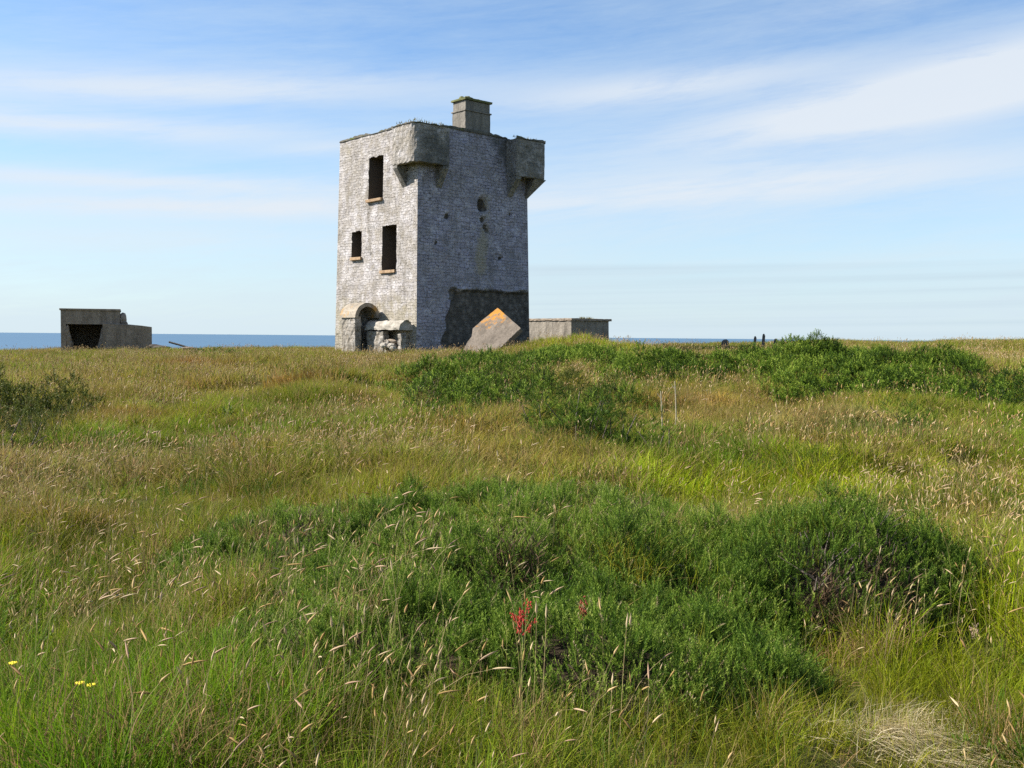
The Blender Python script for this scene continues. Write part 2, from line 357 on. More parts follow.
for wi, wn in enumerate(('right', 'left', 'back_right', 'back_left')):
    hs = HOLES[wn]; fine = wn in ('right', 'left'); st = .10 if fine else .45
    A = lines(0, SD, [e for h in hs for e in h[:2]], st); Z = lines(z0, zt, [e for h in hs for e in h[2:]], st)
    a, z = np.meshgrid(A, Z)
    damp = sstep(0, .22, a) * sstep(0, .22, SD - a)
    for (h0, h1, k0, k1) in hs:
        dx = np.maximum(np.maximum(h0 - a, a - h1), 0); dz = np.maximum(np.maximum(k0 - z, z - k1), 0)
        damp = damp * sstep(0, .2, np.hypot(dx, dz))
    d = .035 * (fbm(a * 2.2 + wi * 31, z * 2.2, 5, 4) - .5) * 2 + .02 * (fbm(a * .6 + wi * 9, z * .6, 8, 2) - .5)
    zone = np.zeros(a.shape + (4,)); zone[..., 3] = 1
    if wn == 'right':
        wob = .9 * (fbm(a * 1.1, z * 1.1, 44, 4) - .5)
        bare = sstep(-.12, .12, a - 1.55 + wob * 2) * sstep(-.06, .06, tl(3.50) - z + .38 * wob)
        d = d + .10 * bare
        bsoft = sstep(-.45, .30, a - 1.55 + wob * 2) * sstep(-.40, .22, tl(3.50) - z + .38 * wob)
        led = np.exp(-((z - tl(3.60) - .38 * wob) / .09) ** 2) * sstep(1.4, 1.9, a) * sstep(.35, .5, fbm(a * 1.9, z * .3, 46, 2)); d = d - .05 * led
        pit = np.zeros_like(a)
        for (pa, pz, ra, rz, dep) in PITS:
            q = np.exp(-(((a - pa) / ra) ** 2 + ((z - pz) / rz) ** 2) ** 1.5); d = d + dep * q; pit = np.maximum(pit, q)
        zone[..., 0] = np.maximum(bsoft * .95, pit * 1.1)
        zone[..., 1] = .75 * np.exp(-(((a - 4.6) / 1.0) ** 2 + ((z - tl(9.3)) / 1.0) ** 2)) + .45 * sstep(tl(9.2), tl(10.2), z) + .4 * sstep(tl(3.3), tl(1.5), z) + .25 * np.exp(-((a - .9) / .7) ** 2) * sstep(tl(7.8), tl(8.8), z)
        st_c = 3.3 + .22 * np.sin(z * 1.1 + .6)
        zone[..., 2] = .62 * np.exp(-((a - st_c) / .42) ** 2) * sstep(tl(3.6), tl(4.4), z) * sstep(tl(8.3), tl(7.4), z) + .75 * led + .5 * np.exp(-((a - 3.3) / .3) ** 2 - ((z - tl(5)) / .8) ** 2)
    elif wn == 'left':
        zone[..., 2] = .50 * sstep(tl(4.0), tl(2.5), z) + .18 + .45 * np.exp(-((a - 5.2) / .5) ** 2 - ((z - tl(9.6)) / .5) ** 2)
        zone[..., 1] = .50 * np.exp(-((a - 5.3) / .35) ** 2 - ((z - tl(9.7)) / .3) ** 2) + .22 * sstep(5.6, 6.05, a) * (z < tl(5))
        zone[..., 0] = .36 * sstep(tl(3.0), tl(1.4), z)
    else: zone[..., 1] = .3
    d = d * damp
    ja = np.zeros_like(a); jz = np.zeros_like(a)
    for (h0, h1, k0, k1) in hs:
        inside = (a > h0 - 1e-6) & (a < h1 + 1e-6) & (z > k0 - 1e-6) & (z < k1 + 1e-6)
        rg_ = lambda sd: .10 * (vnoise(a * 9 + sd, z * 9, 70 + sd) - .45) * .6 + .10 * np.clip(vnoise(a * 3.1 + sd, z * 3.1, 80 + sd) - .62, 0, 1)
        ja = np.where(inside & (np.abs(a - h0) < 1e-6), -rg_(1) - .02, ja); ja = np.where(inside & (np.abs(a - h1) < 1e-6), rg_(2), ja); jz = np.where(inside & (np.abs(z - k1) < 1e-6), rg_(3), jz)
    a0_, z0_ = a, z; a = a + ja; z = z + jz
    P2 = np.array([batter(*WP[wn](aa, dd), zz) + (zz,) for aa, dd, zz in zip(a.ravel(), d.ravel(), z.ravel())])
    na, nz = len(A), len(Z); fs = []
    for j in range(nz - 1):
        for i in range(na - 1):
            ca, cz = (A[i] + A[i + 1]) / 2, (Z[j] + Z[j + 1]) / 2
            if any(h[0] < ca < h[1] and h[2] < cz < h[3] for h in hs): continue
            fs.append((j * na + i, j * na + i + 1, (j + 1) * na + i + 1, (j + 1) * na + i))
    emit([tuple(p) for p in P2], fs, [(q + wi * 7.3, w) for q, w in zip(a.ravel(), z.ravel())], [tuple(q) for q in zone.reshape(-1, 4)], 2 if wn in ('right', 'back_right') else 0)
    # inner face with the same openings, and the reveals
    A2 = np.array(sorted({TH, SD - TH, *[e for h in hs for e in h[:2]]})); Z2 = np.array(sorted({z0, zt, *[e for h in hs for e in h[2:]]}))
    for j in range(len(Z2) - 1):
        for i in range(len(A2) - 1):
            ca, cz = (A2[i] + A2[i + 1]) / 2, (Z2[j] + Z2[j + 1]) / 2
            if any(h[0] < ca < h[1] and h[2] < cz < h[3] for h in hs): continue
            q = [(A2[i], Z2[j]), (A2[i + 1], Z2[j]), (A2[i + 1], Z2[j + 1]), (A2[i], Z2[j + 1])]
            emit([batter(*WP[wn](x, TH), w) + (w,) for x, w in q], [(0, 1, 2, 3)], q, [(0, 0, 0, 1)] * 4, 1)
    for (h0, h1, k0, k1) in hs:
        cn = [(h0, k0), (h1, k0), (h1, k1), (h0, k1)]
        for q in range(4):
            (x1, w1), (x2, w2) = cn[q], cn[(q + 1) % 4]
            emit([batter(*WP[wn](x1, 0), w1) + (w1,), batter(*WP[wn](x2, 0), w2) + (w2,), batter(*WP[wn](x2, TH), w2) + (w2,), batter(*WP[wn](x1, TH), w1) + (w1,)], [(0, 1, 2, 3)],
                 [(x1 + w1, 0), (x2 + w2, 0), (x2 + w2, TH), (x1 + w1, TH)], [(0, 0, .6, 1)] * 4, 1)
# top of the wall
for wn in WP:
    q = [(0, 0), (SD, 0), (SD - TH, TH), (TH, TH)]
    emit([batter(*WP[wn](x, d_), zt) + (zt,) for x, d_ in q], [(0, 1, 2, 3)], q, [(0, .5, 0, 1)] * 4)
me = bpy.data.meshes.new('wall'); me.from_pydata(VV, [], FF); me.materials.append(M['wall']); me.materials.append(M['dark_int']); me.materials.append(M['shade_wall'])
me.polygons.foreach_set('material_index', MI); ul = me.uv_layers.new(name='UVMap')
li = np.zeros(len(me.loops), np.int32); me.loops.foreach_get('vertex_index', li)
ul.data.foreach_set('uv', np.array(UV, np.float32)[li].ravel())
a_ = me.attributes.new('zone', 'FLOAT_COLOR', 'POINT'); a_.data.foreach_set('color', np.array(ZN, np.float32).ravel())
link_mesh('wall', me, tower)
mb = MB(); mb.box(TH - .05, SD - TH + .05, TH - .05, SD - TH + .05, tl(9.40), tl(9.6)); mb.build('light_block_roof', M['coping'], tower)  # added slab, unseen, keeps daylight out of the window openings
mb = MB(); mb.box(TH - .05, SD - TH + .05, TH - .05, SD - TH + .05, tl(6.9), tl(7.1)); mb.build('light_block_floor', M['dark_int'], tower)  # unseen floor added to darken the space behind the windows
def strip(pts, zb, sd):
    """one uneven coping run: pts = [(outer xy, inner xy)...]"""
    mb = MB(); rr = random.Random(sd); vs = []; n = len(pts); hh = .05
    for o_, i_ in pts:
        hh = max(.015, min(.11, hh + rr.uniform(-.05, .05))); k = rr.uniform(-.015, .02)
        e_ = [o_[q] + (o_[q] - i_[q]) * k for q in (0, 1)]
        vs += [(*e_, zb), (*i_, zb), (*i_, zb + hh * .8), (*e_, zb + hh)]
    fs = [(4 * q + c, 4 * q + (c + 1) % 4, 4 * q + 4 + (c + 1) % 4, 4 * q + 4 + c) for q in range(n - 1) for c in range(4)] + [(3, 2, 1, 0), tuple(4 * (n - 1) + c for c in range(4))]
    mb.add(vs, fs); return mb
for k, (wn, (s0_, s1_)) in enumerate((('right', (1.2, 4.7)), ('left', (1.06, SD)), ('back_right', (1.06, SD)), ('back_left', (0, SD)))):
    n_ = int((s1_ - s0_) / .13)
    strip([(WP[wn](s0_ + (s1_ - s0_) * q / n_, -.035), WP[wn](s0_ + (s1_ - s0_) * q / n_, TH * .7)) for q in range(n_ + 1)], zt + .003, k).build('coping', M['coping'], tower)
BB = tl(8.46)
def zone_attr(o, fn):
    me = o.data; a_ = me.attributes.new('zone', 'FLOAT_COLOR', 'POINT')
    a_.data.foreach_set('color', np.array([fn(v.co) for v in me.vertices], np.float32).ravel())
def wedge(mb, p0, out, along, w, zb, ztop, depth):
    o = Vector((*out, 0)); al = Vector((*along, 0)); p = Vector((*p0, 0)); vs = []
    for k in (0, w):
        q = p + al * k - o * .12
        vs += [q + Vector((0, 0, zb)), q + Vector((0, 0, ztop)), p + al * k + o * depth + Vector((0, 0, ztop)), p + al * k + o * depth + Vector((0, 0, ztop - .12)), p + al * k + Vector((0, 0, zb))]
    mb.add(vs, [(0, 1, 2, 3, 4), (9, 8, 7, 6, 5)] + [(i, (i + 1) % 5, 5 + (i + 1) % 5, 5 + i) for i in range(5)])
def bartizan(mirror, label):
    e = 1.02
    L1, L2 = (1.0, 1.16); BT = tl(10.04 if mirror else 9.97); PR = .66 if mirror else .55
    CR = .34
    arc = [(-PR + CR - CR * math.cos(t), -PR + CR - CR * math.sin(t)) for t in (0, .31, .63, .94, 1.26, math.pi / 2)]
    pl = [(-PR, L1)] + arc + [(L2, -PR), (L2, .06), (L2 - .24, .06), (L2 - .24, -PR + .24), (-PR + .38, -PR + .24), (-PR + .24, -PR + .38), (-PR + .24, L1 - .24), (.06, L1 - .24), (.06, L1)]
    fx = (lambda x: SD - x) if mirror else (lambda x: x)
    pl = [(fx(x), y) for x, y in pl]
    mb = MB(); mb.prism(pl, BB, BT)
    b = mb.build('bartizan', M['dark_wall'], tower, bevel=.03, sub=.25, rough=.018)
    if mirror: zone_attr(b, lambda c: (0, .62, .1, 1))
    else: zone_attr(b, lambda c: (0, (.16 + .5 * float(sstep(-.5, -.1, c.x)) * float(sstep(tl(10.3), tl(9.3), c.z)) + .12 * (c.x > -.5)), .25, 1))
    b['label'] = label
    sg = -1 if mirror else 1
    mb = MB(); wedge(mb, (fx(L2 - .30), 0), (0, -1), (sg, 0), .28, tl(7.55), BB - .004, PR - .03); zone_attr(mb.build('corbel', M['dark_wall'], b), lambda c: (0, .62, .2, 1))
    mb = MB(); wedge(mb, (fx(0), L1 - .30), (-sg, 0), (0, 1), .28, tl(7.55), BB - .004, PR - .03); zone_attr(mb.build('corbel', M['dark_wall'], b), lambda c: (0, .62, .2, 1))
    if mirror:
        mb = MB(); q = PR - .04
        mb.add([(SD - .1, .1, tl(7.45)), (SD - .06, -q, BB - .004), (SD + q, -q, BB - .004), (SD + q, .06, BB - .004), (SD - .06, .06, BB - .004)], [(0, 1, 2), (0, 2, 3), (0, 3, 4), (0, 4, 1), (4, 3, 2, 1)])
        zone_attr(mb.build('corbel', M['dark_wall'], b), lambda c: (0, .62, .2, 1))
    path = [Vector(q) for q in pl[:8]]; run = []
    for p_, q_ in zip(path[:-1], path[1:]):
        m_ = max(1, int((q_ - p_).length / .13)); run += [p_.lerp(q_, t_ / m_) for t_ in range(m_)]
    run.append(path[-1]); cen = Vector((fx(.35), .35))
    pr_ = []
    for q_ in run:
        d_ = (cen - q_).normalized(); pr_.append((tuple(q_ - d_ * .04), tuple(q_ + d_ * .26)))
    strip(pr_, BT + .003, 9 + mirror).build('coping', M['coping'], b)
    return b
bartizan(False, 'sunlit corner bartizan on two corbels nearest the camera')
bartizan(True, 'darkly stained corner bartizan at the right of the tower')
mb = MB()
for (h0, h1, k0, k1) in HOLES['left']:
    mb2 = MB(); mb2.box(-.17 - .02 * (k0 < 6), .25, h0 - .05, h1 + .05, k0 - .11, k0 + .012, jit=.008); mb2.build('window_sill', M['sill'], tower, bevel=.015)
ch = MB(); ch.box(2.50, 3.86, .12, 1.0, tl(9.6), tl(10.98)); co = ch.build('chimney', M['chimney'], tower, bevel=.02, sub=.3, rough=.008)
c2 = MB(); c2.box(2.52, 3.84, .14, .98, tl(11.05), tl(11.43)); c2.build('chimney_head', M['chimney'], co, bevel=.02)
c2 = MB(); c2.box(2.46, 3.90, .08, 1.04, tl(10.983), tl(11.047)); c2.build('string_course', M['chimney'], co, bevel=.02)
c2 = MB(); c2.box(2.45, 3.91, .07, 1.05, tl(11.433), tl(11.52), jit=.01)
for k in range(12): c2.rock((random.uniform(2.6, 3.75), random.uniform(.2, .95), tl(11.52)), (random.uniform(.10, .2), random.uniform(.10, .2), random.uniform(.05, .13)), k)
c2.build('chimney_cap', M['moss'], co)
# grass and weeds on the wall head are a part of the tower
def weeds(name, spots, mat, parent, hgt=.22, n=26):
    V = []; Fc = []; var = []
    for (x, y, z) in spots:
        for k in range(n):
            bx, by = x + random.gauss(0, .10), y + random.gauss(0, .08); a = random.uniform(0, 6.28); l = hgt * random.uniform(.4, 1.1); w = random.uniform(.012, .022)
            o = len(V); dx, dy = math.cos(a), math.sin(a); ln = random.uniform(.1, .7) * l
            V += [(bx - dy * w, by + dx * w, z), (bx + dy * w, by - dx * w, z), (bx + dx * ln, by + dy * ln, z + l)]; Fc.append((o, o + 1, o + 2)); var += [random.random()] * 3
    return tag(link_mesh(name, mesh_tris(name, np.array(V), np.array(Fc), [mat], {'var': ('FLOAT', var)}), parent), kind='stuff')
M['weed'] = leafy('wall_weeds', [(0, (.07, .08, .02)), (.6, (.16, .15, .05)), (1, (.33, .25, .11))])
weeds('wall_weeds', [(-.45 + .3 * (i % 2), -.45 + .22 * i if i < 5 else -.4, tl(10.05)) for i in range(6)] + [(.2 + .2 * i, -.4, tl(10.05)) for i in range(5)] + [(4.9 + .25 * i, -.3, zt + .05) for i in range(5)] + [(.3, 1.3 + .7 * i, zt + .05) for i in range(5)] + [(1.7 + .55 * i, .3, zt + .04) for i in range(5)], M['weed'], tower, .11, 10)

def tw(x, y, z):      # tower-aligned local point -> world
    return Vector((-3.82 + x * math.cos(ALPHA) - y * math.sin(ALPHA), 40 + x * math.sin(ALPHA) + y * math.cos(ALPHA), z))
# vaulted annexes against the left wall: half round in section, axis along the wall
def vault(mb, v0, v1, p0, p1, zs, zc, th, solid, n=14, jag=0):
    """half-round shell from the wall plane x=p1 (inside) out to x=-p0"""
    cx = (-p0 + p1) / 2; rx = (p0 + p1) / 2; out = []
    rows = []
    nv = max(2, int((v1 - v0) / .2))
    for j in range(nv + 1):
        v = v0 + (v1 - v0) * j / nv
        for k in range(n + 1):
            t = math.pi * k / n; jj = random.uniform(-.018, .018) + (jag * random.uniform(-1, 1) if j == 0 else 0)
            rows.append((cx - rx * math.cos(t) * (1 + jj), v + (jag * random.uniform(-1, 1) if j in (0,) else 0), zs + (zc - zs) * math.sin(t) * (1 + jj)))
    m_ = n + 1; fs = [(j * m_ + k, j * m_ + k + 1, (j + 1) * m_ + k + 1, (j + 1) * m_ + k) for j in range(nv) for k in range(n)]
    if solid:
        fs += [tuple(range(m_)), tuple(range(nv * m_, (nv + 1) * m_))[::-1]]; fs += [tuple([j * m_ for j in range(nv + 1)] + [j * m_ + n for j in range(nv, -1, -1)])]
        mb.add(rows, fs)
    else:
        off = len(rows); inn = [(cx + (x - cx) * (1 - th / rx), y, zs + (z - zs) * (1 - th / (zc - zs))) for x, y, z in rows]
        fs2 = [tuple(i + off for i in f)[::-1] for f in fs]
        e0 = [(k, k + 1, off + k + 1, off + k) for k in range(n)]; q = nv * m_; e1 = [(q + k, q + k + 1, off + q + k + 1, off + q + k) for k in range(n)]
        e2 = [(j * m_, (j + 1) * m_, off + (j + 1) * m_, off + j * m_) for j in range(nv)] + [(j * m_ + n, (j + 1) * m_ + n, off + (j + 1) * m_ + n, off + j * m_ + n) for j in range(nv)]
        mb.add(rows + inn, fs + fs2 + e0 + e1 + e2)
porch = empty('vaulted_porch', (-3.82, 40, .45), ALPHA); tag(porch, 'small half-round vaulted stone porch with orange lichen at the foot of the tower', 'porch')
mb = MB(); vault(mb, 2.45, 3.62, 1.36, -.13, tl(2.36), tl(2.98), .16, False); mb.build('vault_roof', M['vault'], porch)
mb = MB(); mb.box(-1.30, -1.00, 2.55, 3.58, -.6, tl(2.40)); mb.build('outer_wall', M['rubble'], porch, bevel=.03, sub=.2, rough=.025)
mb = MB(); mb.box(-1.0, -.115, 3.30, 3.56, -.6, tl(2.7)); mb.build('end_wall', M['rubble'], porch, bevel=.03, sub=.2, rough=.02)
lean = empty('vaulted_lean_to', (-3.82, 40, .45), ALPHA); tag(lean, 'low broken stone lean-to with a pale rounded top against the sunlit tower wall', 'lean-to')
mb = MB(); vault(mb, .12, 2.6, .80, -.12, tl(1.86), tl(2.24), .2, True, jag=.05); mb.build('vault_roof', M['vault_pale'], lean, rough=.03)
for bb in ((-.72, -.45, 1.35, 2.5, -.6, tl(1.80)), (-.70, -.45, 1.0, 1.345, -.6, tl(1.45)), (-.72, -.45, .12, .36, -.6, tl(1.72))):
    mb = MB(); mb.box(*bb, jit=.02); mb.build('front_wall', M['rubble'], lean, bevel=.03, sub=.2, rough=.03)
mb = MB(); mb.box(-.45, -.12, .14, .40, -.6, tl(1.3)); mb.build('end_wall', M['rubble'], lean, bevel=.02, sub=.2, rough=.02)
for k, (x, v, z, r_, lb) in enumerate([(-.8, .62, 1.20, (.2, .24, .14), 'flat pale stone lying below the gap in the broken lean-to, nearest the tower corner'), (-.82, 1.08, 1.22, (.18, .26, .13), 'pale broken stone in the middle of those under the lean-to gap'), (-.62, .82, 1.40, (.16, .3, .09), 'dark stone wedged inside the gap in the broken lean-to'), (-.95, .3, 1.10, (.16, .2, .12), 'small pale stone in the grass below the lit corner of the tower')]):
    mb = MB(); mb.rock((0, 0, 0), r_, 90 + k); o = mb.build('fallen_stone', M['vault_pale'] if k != 2 else M['concrete'], None); o.location = tw(x, v, z); o.rotation_euler = (.1, .15 * k, ALPHA); tag(o, lb, 'stone', 'fallen stones by the lean-to')

# ------------------------------------------------------------------ fallen slab
nrm = Vector((-.42, -.62, .66)).normalized(); anc = at(495, 335, 36.6)
def on_plane(px, row):
    d = ray(px, row); t = (anc - EYE).dot(nrm) / d.dot(nrm); return EYE + d * t
pts = [on_plane(*p) for p in ((497.7, 307.6), (520.8, 328), (496, 352), (488, 362), (460, 362), (464, 349), (466.5, 343), (471.5, 336.5), (472.5, 328.5), (484, 318.5))]
ctr = sum(pts, Vector()) / len(pts); ctr.z = lz(ctr.x, ctr.y)
mb = MB(); n = len(pts); mb.add([p - ctr for p in pts] + [p - ctr - nrm * .20 for p in pts], [tuple(range(n)), tuple(range(n, 2 * n))[::-1]] + [(i, (i + 1) % n, n + (i + 1) % n, n + i) for i in range(n)])
M['slab'] = stone('slab_concrete', (.14, .115, .09), (.215, .18, .145), coat=(pts[0] - ctr + Vector((0, 0, -.12)), .95, (.42, .19, .03)))
o = mb.build('fallen_slab', M['slab'], None, bevel=.02, sub=.12, rough=.006); o.location = ctr
tag(o, 'broken pale concrete slab leaning on its corner with orange lichen at the apex', 'slab')

# ------------------------------------------------------------------ low hut right of the tower
hx, hy = 3.10, 52.6
hut = empty('low_hut', (hx, hy, .6), ALPHA); tag(hut, 'low flat-roofed stone hut half hidden behind the grassy bank right of the tower', 'hut')
ZT = 2.50 - .6
mb = MB(); mb.box(0, 2.90, 0, 5.6, -.5, ZT); mb.build('wall', M['hut'], hut, bevel=.03, sub=.3, rough=.015)
mb = MB(); mb.box(-.06, 3.02, -.10, 5.7, ZT + .003, ZT + .13, jit=.01); rf = mb.build('roof_slab', M['concrete'], hut, bevel=.02, sub=.3, rough=.012)
weeds('roof_weeds', [(1.0 + .16 * i, .2 + .1 * (i % 3), ZT + .12) for i in range(6)], M['weed'], rf, .13, 18)

# ------------------------------------------------------------------ bunker
bp = at(61, 347, 50); bk = empty('concrete_bunker', (bp.x, bp.y, .3), R(21)); tag(bk, 'dark concrete bunker with a wide black opening on the left skyline', 'bunker')
sc_ = 50 / FPX
def bx(px): return (px - 61) * sc_ * .925
def bz(row): return 1.65 + (332.3 - row) * sc_ - .3
wa, tz = bx(120.5), bz(310.3)
mb = MB()
# front wall round the ragged opening
op = [(bx(66), bz(324)), (bx(103), bz(324))]
for nm_, bb in (('front_pier', (0, op[0][0], 0, .3, -.6, tz)), ('front_pier', (op[1][0], wa, 0, .3, -.6, tz)), ('lintel', (op[0][0], op[1][0], 0, .3, op[0][1], tz)), ('wall', (0, .3, .302, 3.6, -.6, tz)), ('wall', (wa - .3, wa, .302, 3.6, -.6, tz)), ('wall', (.302, wa - .302, 3.3, 3.6, -.6, tz))):
    mb = MB(); mb.box(*bb); mb.build(nm_, M['concrete'], bk)
mb = MB(); mbr = MB()
for k in range(7):
    f = k / 6; mb.rock((op[0][0] + .05 + .10 * f * f, .14, bz(328 + 19 * f)), (.10 + .16 * f, .16, .2), 30 + k)
    mbr.rock((op[1][0] - .02 - .10 * f * f, .14, bz(330 + 17 * f)), (.07 + .10 * f, .16, .2), 50 + k)
mb.build('broken_jamb', M['concrete'], bk); mbr.build('broken_jamb', M['concrete'], bk)
mb = MB(); mb.box(-.05, wa + .04, -.06, 3.66, tz + .003, tz + .10, jit=.012); rf = mb.build('roof_slab', M['concrete'], bk, bevel=.015)
x0, x1 = wa + .003, bx(143)
mb = MB(); z1, z2 = bz(323), bz(326)
mb.add([(bx(103) + .0, -.34, -.6), (x1, -.5, -.6), (x1 + .50, .5, -.6), (x1 + .3, 2.6, -.6), (x0, 2.6, -.6), (x0, -.003, -.6), (bx(103), -.003, -.6)] +
       [(bx(103) + .0, -.34, z1), (x1, -.5, z2 + .06), (x1 + .50, .5, z2), (x1 + .3, 2.6, z2), (x0, 2.6, z1), (x0, -.003, z1), (bx(103), -.003, z1)],
       [(6, 5, 4, 3, 2, 1, 0), (7, 8, 9, 10, 11, 12, 13)] + [(i, (i + 1) % 7, 7 + (i + 1) % 7, 7 + i) for i in range(7)])
mb.build('side_annex', M['concrete'], bk, bevel=.015)
mb = MB(); mb.rock((bx(123.5), .35, bz(318.5)), (.24, .4, .36), 71); mb.rock((bx(125.5), .15, bz(323)), (.16, .3, .17), 72); mb.build('broken_corner', M['concrete'], bk)
# debris beside it
M['dark_rubble'] = stone('dark_rubble', (.06, .05, .04), (.13, .11, .09))
p = at(161, 348.5, 49); mb = MB(); mb.rock((0, 0, .04), (.5, .3, .12), 5); mb.rock((-.35, .1, .10), (.3, .25, .13), 6); o = mb.build('rubble_heap', M['dark_rubble']); o.location = p; tag(o, 'low dark heap of rubble just right of the bunker', 'rubble')
p = at(172, 346.5, 49); mb = MB(); mb.tube([(-.15, 0, .22), (.3, .0, .10), (.85, 0, -.06)], .05); o = mb.build('fallen_beam', M['wood']); o.location = p; tag(o, 'short dark beam sticking out of the grass right of the bunker', 'beam')
p = at(188, 348.5, 49); mb = MB(); mb.rock((0, 0, 0), (.4, .25, .10), 9); o = mb.build('loose_stone', M['concrete']); o.location = p; tag(o, 'flat grey stone on the skyline right of the fallen beam', 'stone')
# stumps on the right skyline
for (px, row, h, w, lb) in ((724.5, 344, .17, .17, 'squat dark stone stump on the skyline behind the gorse'), (754.5, 343, .28, .065, 'leftmost of three thin dark post stumps on the skyline'), (763, 343, .38, .07, 'tallest of three thin dark post stumps on the skyline'), (775, 344, .22, .09, 'rightmost and shortest of three dark post stumps on the skyline')):
    p = at(px, row, 42); z = lz(p.x, p.y); mb = MB()
    top = p.z + h - z; mb.tube([(0, 0, -.2), (.01, 0, top * .5), (.03, .01, top * .92), (.02, 0, top)], [w, w * .95, w * .85, w * .55], 7)
    o = mb.build('post_stump', M['wood'], rough=.01); o.location = (p.x, p.y, z); tag(o, lb, 'stump', 'stumps on the right skyline')

# ------------------------------------------------------------------ foliage building blocks
def mat_from_dir(D, spin):
    """rotation matrices (N,3,3) whose z axis is D"""
    D = D / np.linalg.norm(D, axis=1, keepdims=True)
    t = np.where(np.abs(D[:, 2:3]) < .95, np.array([[0, 0, 1.]]), np.array([[1., 0, 0]]))
    X = np.cross(t, D); X /= np.linalg.norm(X, axis=1, keepdims=True); Y = np.cross(D, X)
    c, s_ = np.cos(spin)[:, None], np.sin(spin)[:, None]
    return np.stack([X * c + Y * s_, -X * s_ + Y * c, D], 2)
def sprig(nl, length, leaf, lw, rise, rng, taper=.5, curve=.1):
    """one leafy shoot along +z: nl narrow triangles round a thin stem"""
    V = []; Fc = []; a = rng.uniform(0, 6.28); cv = rng.normal(0, curve, 2)
    def ax_(t): return np.array([cv[0] * t * t * length, cv[1] * t * t * length, t * length])
    w = .0022 + leaf * .02
    V += [ax_(0) + (w, 0, 0), ax_(0) - (w, 0, 0), ax_(1)]; Fc.append((0, 1, 2))
    for k in range(nl):
        t = .12 + .88 * (k + rng.uniform(-.3, .3)) / nl; a += 2.4 + rng.normal(0, .3); p = ax_(min(t, 1.0))
        d = np.array([math.cos(a), math.sin(a), rise * rng.uniform(.6, 1.4) + t * .6]); d /= np.linalg.norm(d)
        l = leaf * (1 - taper * t) * rng.uniform(.75, 1.25); sd = np.array([-math.sin(a), math.cos(a), 0]) * lw * rng.uniform(.8, 1.2)
        o = len(V); V += [p + sd + d * l * .3, p - sd + d * l * .3, p + d * l, p]; Fc += [(o, o + 2, o + 1), (o + 3, o, o + 1)]
    return np.array(V), np.array(Fc)
def scatter_mesh(name, T, pos, D, scl, var, mat, rng):
    N = len(pos); pick = rng.integers(0, len(T), N); Rm = mat_from_dir(D, rng.uniform(0, 6.28, N))
    Vs = []; Fs = []; As = []; off = 0
    for k, (tv, tf) in enumerate(T):
        i = np.where(pick == k)[0]
        if not len(i): continue
        v = np.einsum('nij,vj->nvi', Rm[i], tv) * scl[i][:, None, None] + pos[i][:, None, :]
        f = tf[None] + (np.arange(len(i)) * len(tv))[:, None, None] + off
        Vs.append(v.reshape(-1, 3)); Fs.append(f.reshape(-1, 3)); As.append(np.clip(var[i][:, None] + .42 * (tv[None, :, 2] / tv[:, 2].max() - .6), 0, 1).ravel()); off += len(i) * len(tv)  # value rises from base to tip, painting lit tips and shaded bases
    return mesh_tris(name, np.concatenate(Vs), np.concatenate(Fs), [mat], {'var': ('FLOAT', np.concatenate(As))})
def lobes_points(lobes, dens, rng, up=.5, bump=.25, flat=0.0, deep=.16, sparse=False):
    """points on and just under a union of half ellipsoids standing on the land; returns pos, dir, depth"""
    PP = []; DD = []; K = []
    for li_, (cx, cy, rx, ry, h) in enumerate(lobes):
        area = math.pi * rx * ry * (1 + 1.1 * h / max(.3, min(rx, ry))); n = max(30, int(area * dens))
        a = rng.uniform(0, 6.28, n); r_ = np.sqrt(rng.uniform(0, 1, n)); side = rng.uniform(0, 1, n) < .30
        r_ = np.where(side, rng.uniform(.82, 1.0, n), r_)
        zf = np.sqrt(np.clip(1 - r_ ** 2, 0, 1)); zf = np.where(side, zf * rng.uniform(.25, 1, n), zf)
        x = cx + rx * r_ * np.cos(a); y = cy + ry * r_ * np.sin(a)
        bp_ = 1 + bump * 2 * (fbm(x * 2.6 + li_ * 3, y * 2.6, 60, 3) - .5)
        dp = rng.exponential(.35, n); dp = np.clip(dp, 0, 1.3) * deep
        z = base_land(x, y) + np.maximum(h * zf * bp_ - dp, -.02)
        nx_, ny_ = r_ * np.cos(a) / rx, r_ * np.sin(a) / ry; nz_ = np.maximum(zf, .05) / h
        nn = np.stack([nx_, ny_, nz_], 1); nn /= np.linalg.norm(nn, axis=1, keepdims=True)
        d = nn * (1 - up) + np.array([0, 0, up]) + rng.normal(0, .28, (n, 3)); d[:, 2] = np.maximum(d[:, 2], -.1)
        ok = np.ones(n, bool)
        zl = base_land(x, y)
        for lj, (ox, oy, sx, sy, oh) in enumerate(lobes):
            if lj == li_ or abs(ox - cx) > rx + sx or abs(oy - cy) > ry + sy: continue
            q = ((x - ox) / sx) ** 2 + ((y - oy) / sy) ** 2; top = oh * np.sqrt(np.clip(1 - q, 0, 1))
            ok &= ~((q < .96) & (z - zl < top * .9 - deep))
        if sparse: ok &= ~((z - zl < .42 * np.maximum(h, .2)) & (rng.uniform(0, 1, n) < .72))
        PP.append(np.stack([x, y, z], 1)[ok]); DD.append(d[ok]); K.append(dp[ok])
    return np.concatenate(PP), np.concatenate(DD), np.concatenate(K)
def base_land(x, y):
    """land without the foreground heath hump"""
    z = land(x, y)
    m = np.zeros_like(z)
    for (bx_, by_, rx, ry, h) in HEATH:
        q = 1 - ((x - bx_) / (rx * .86)) ** 2 - ((y - by_) / (ry * .86)) ** 2
        m = np.maximum(m, h * .62 * np.sqrt(np.clip(q, 0, 1)))
    return z - m
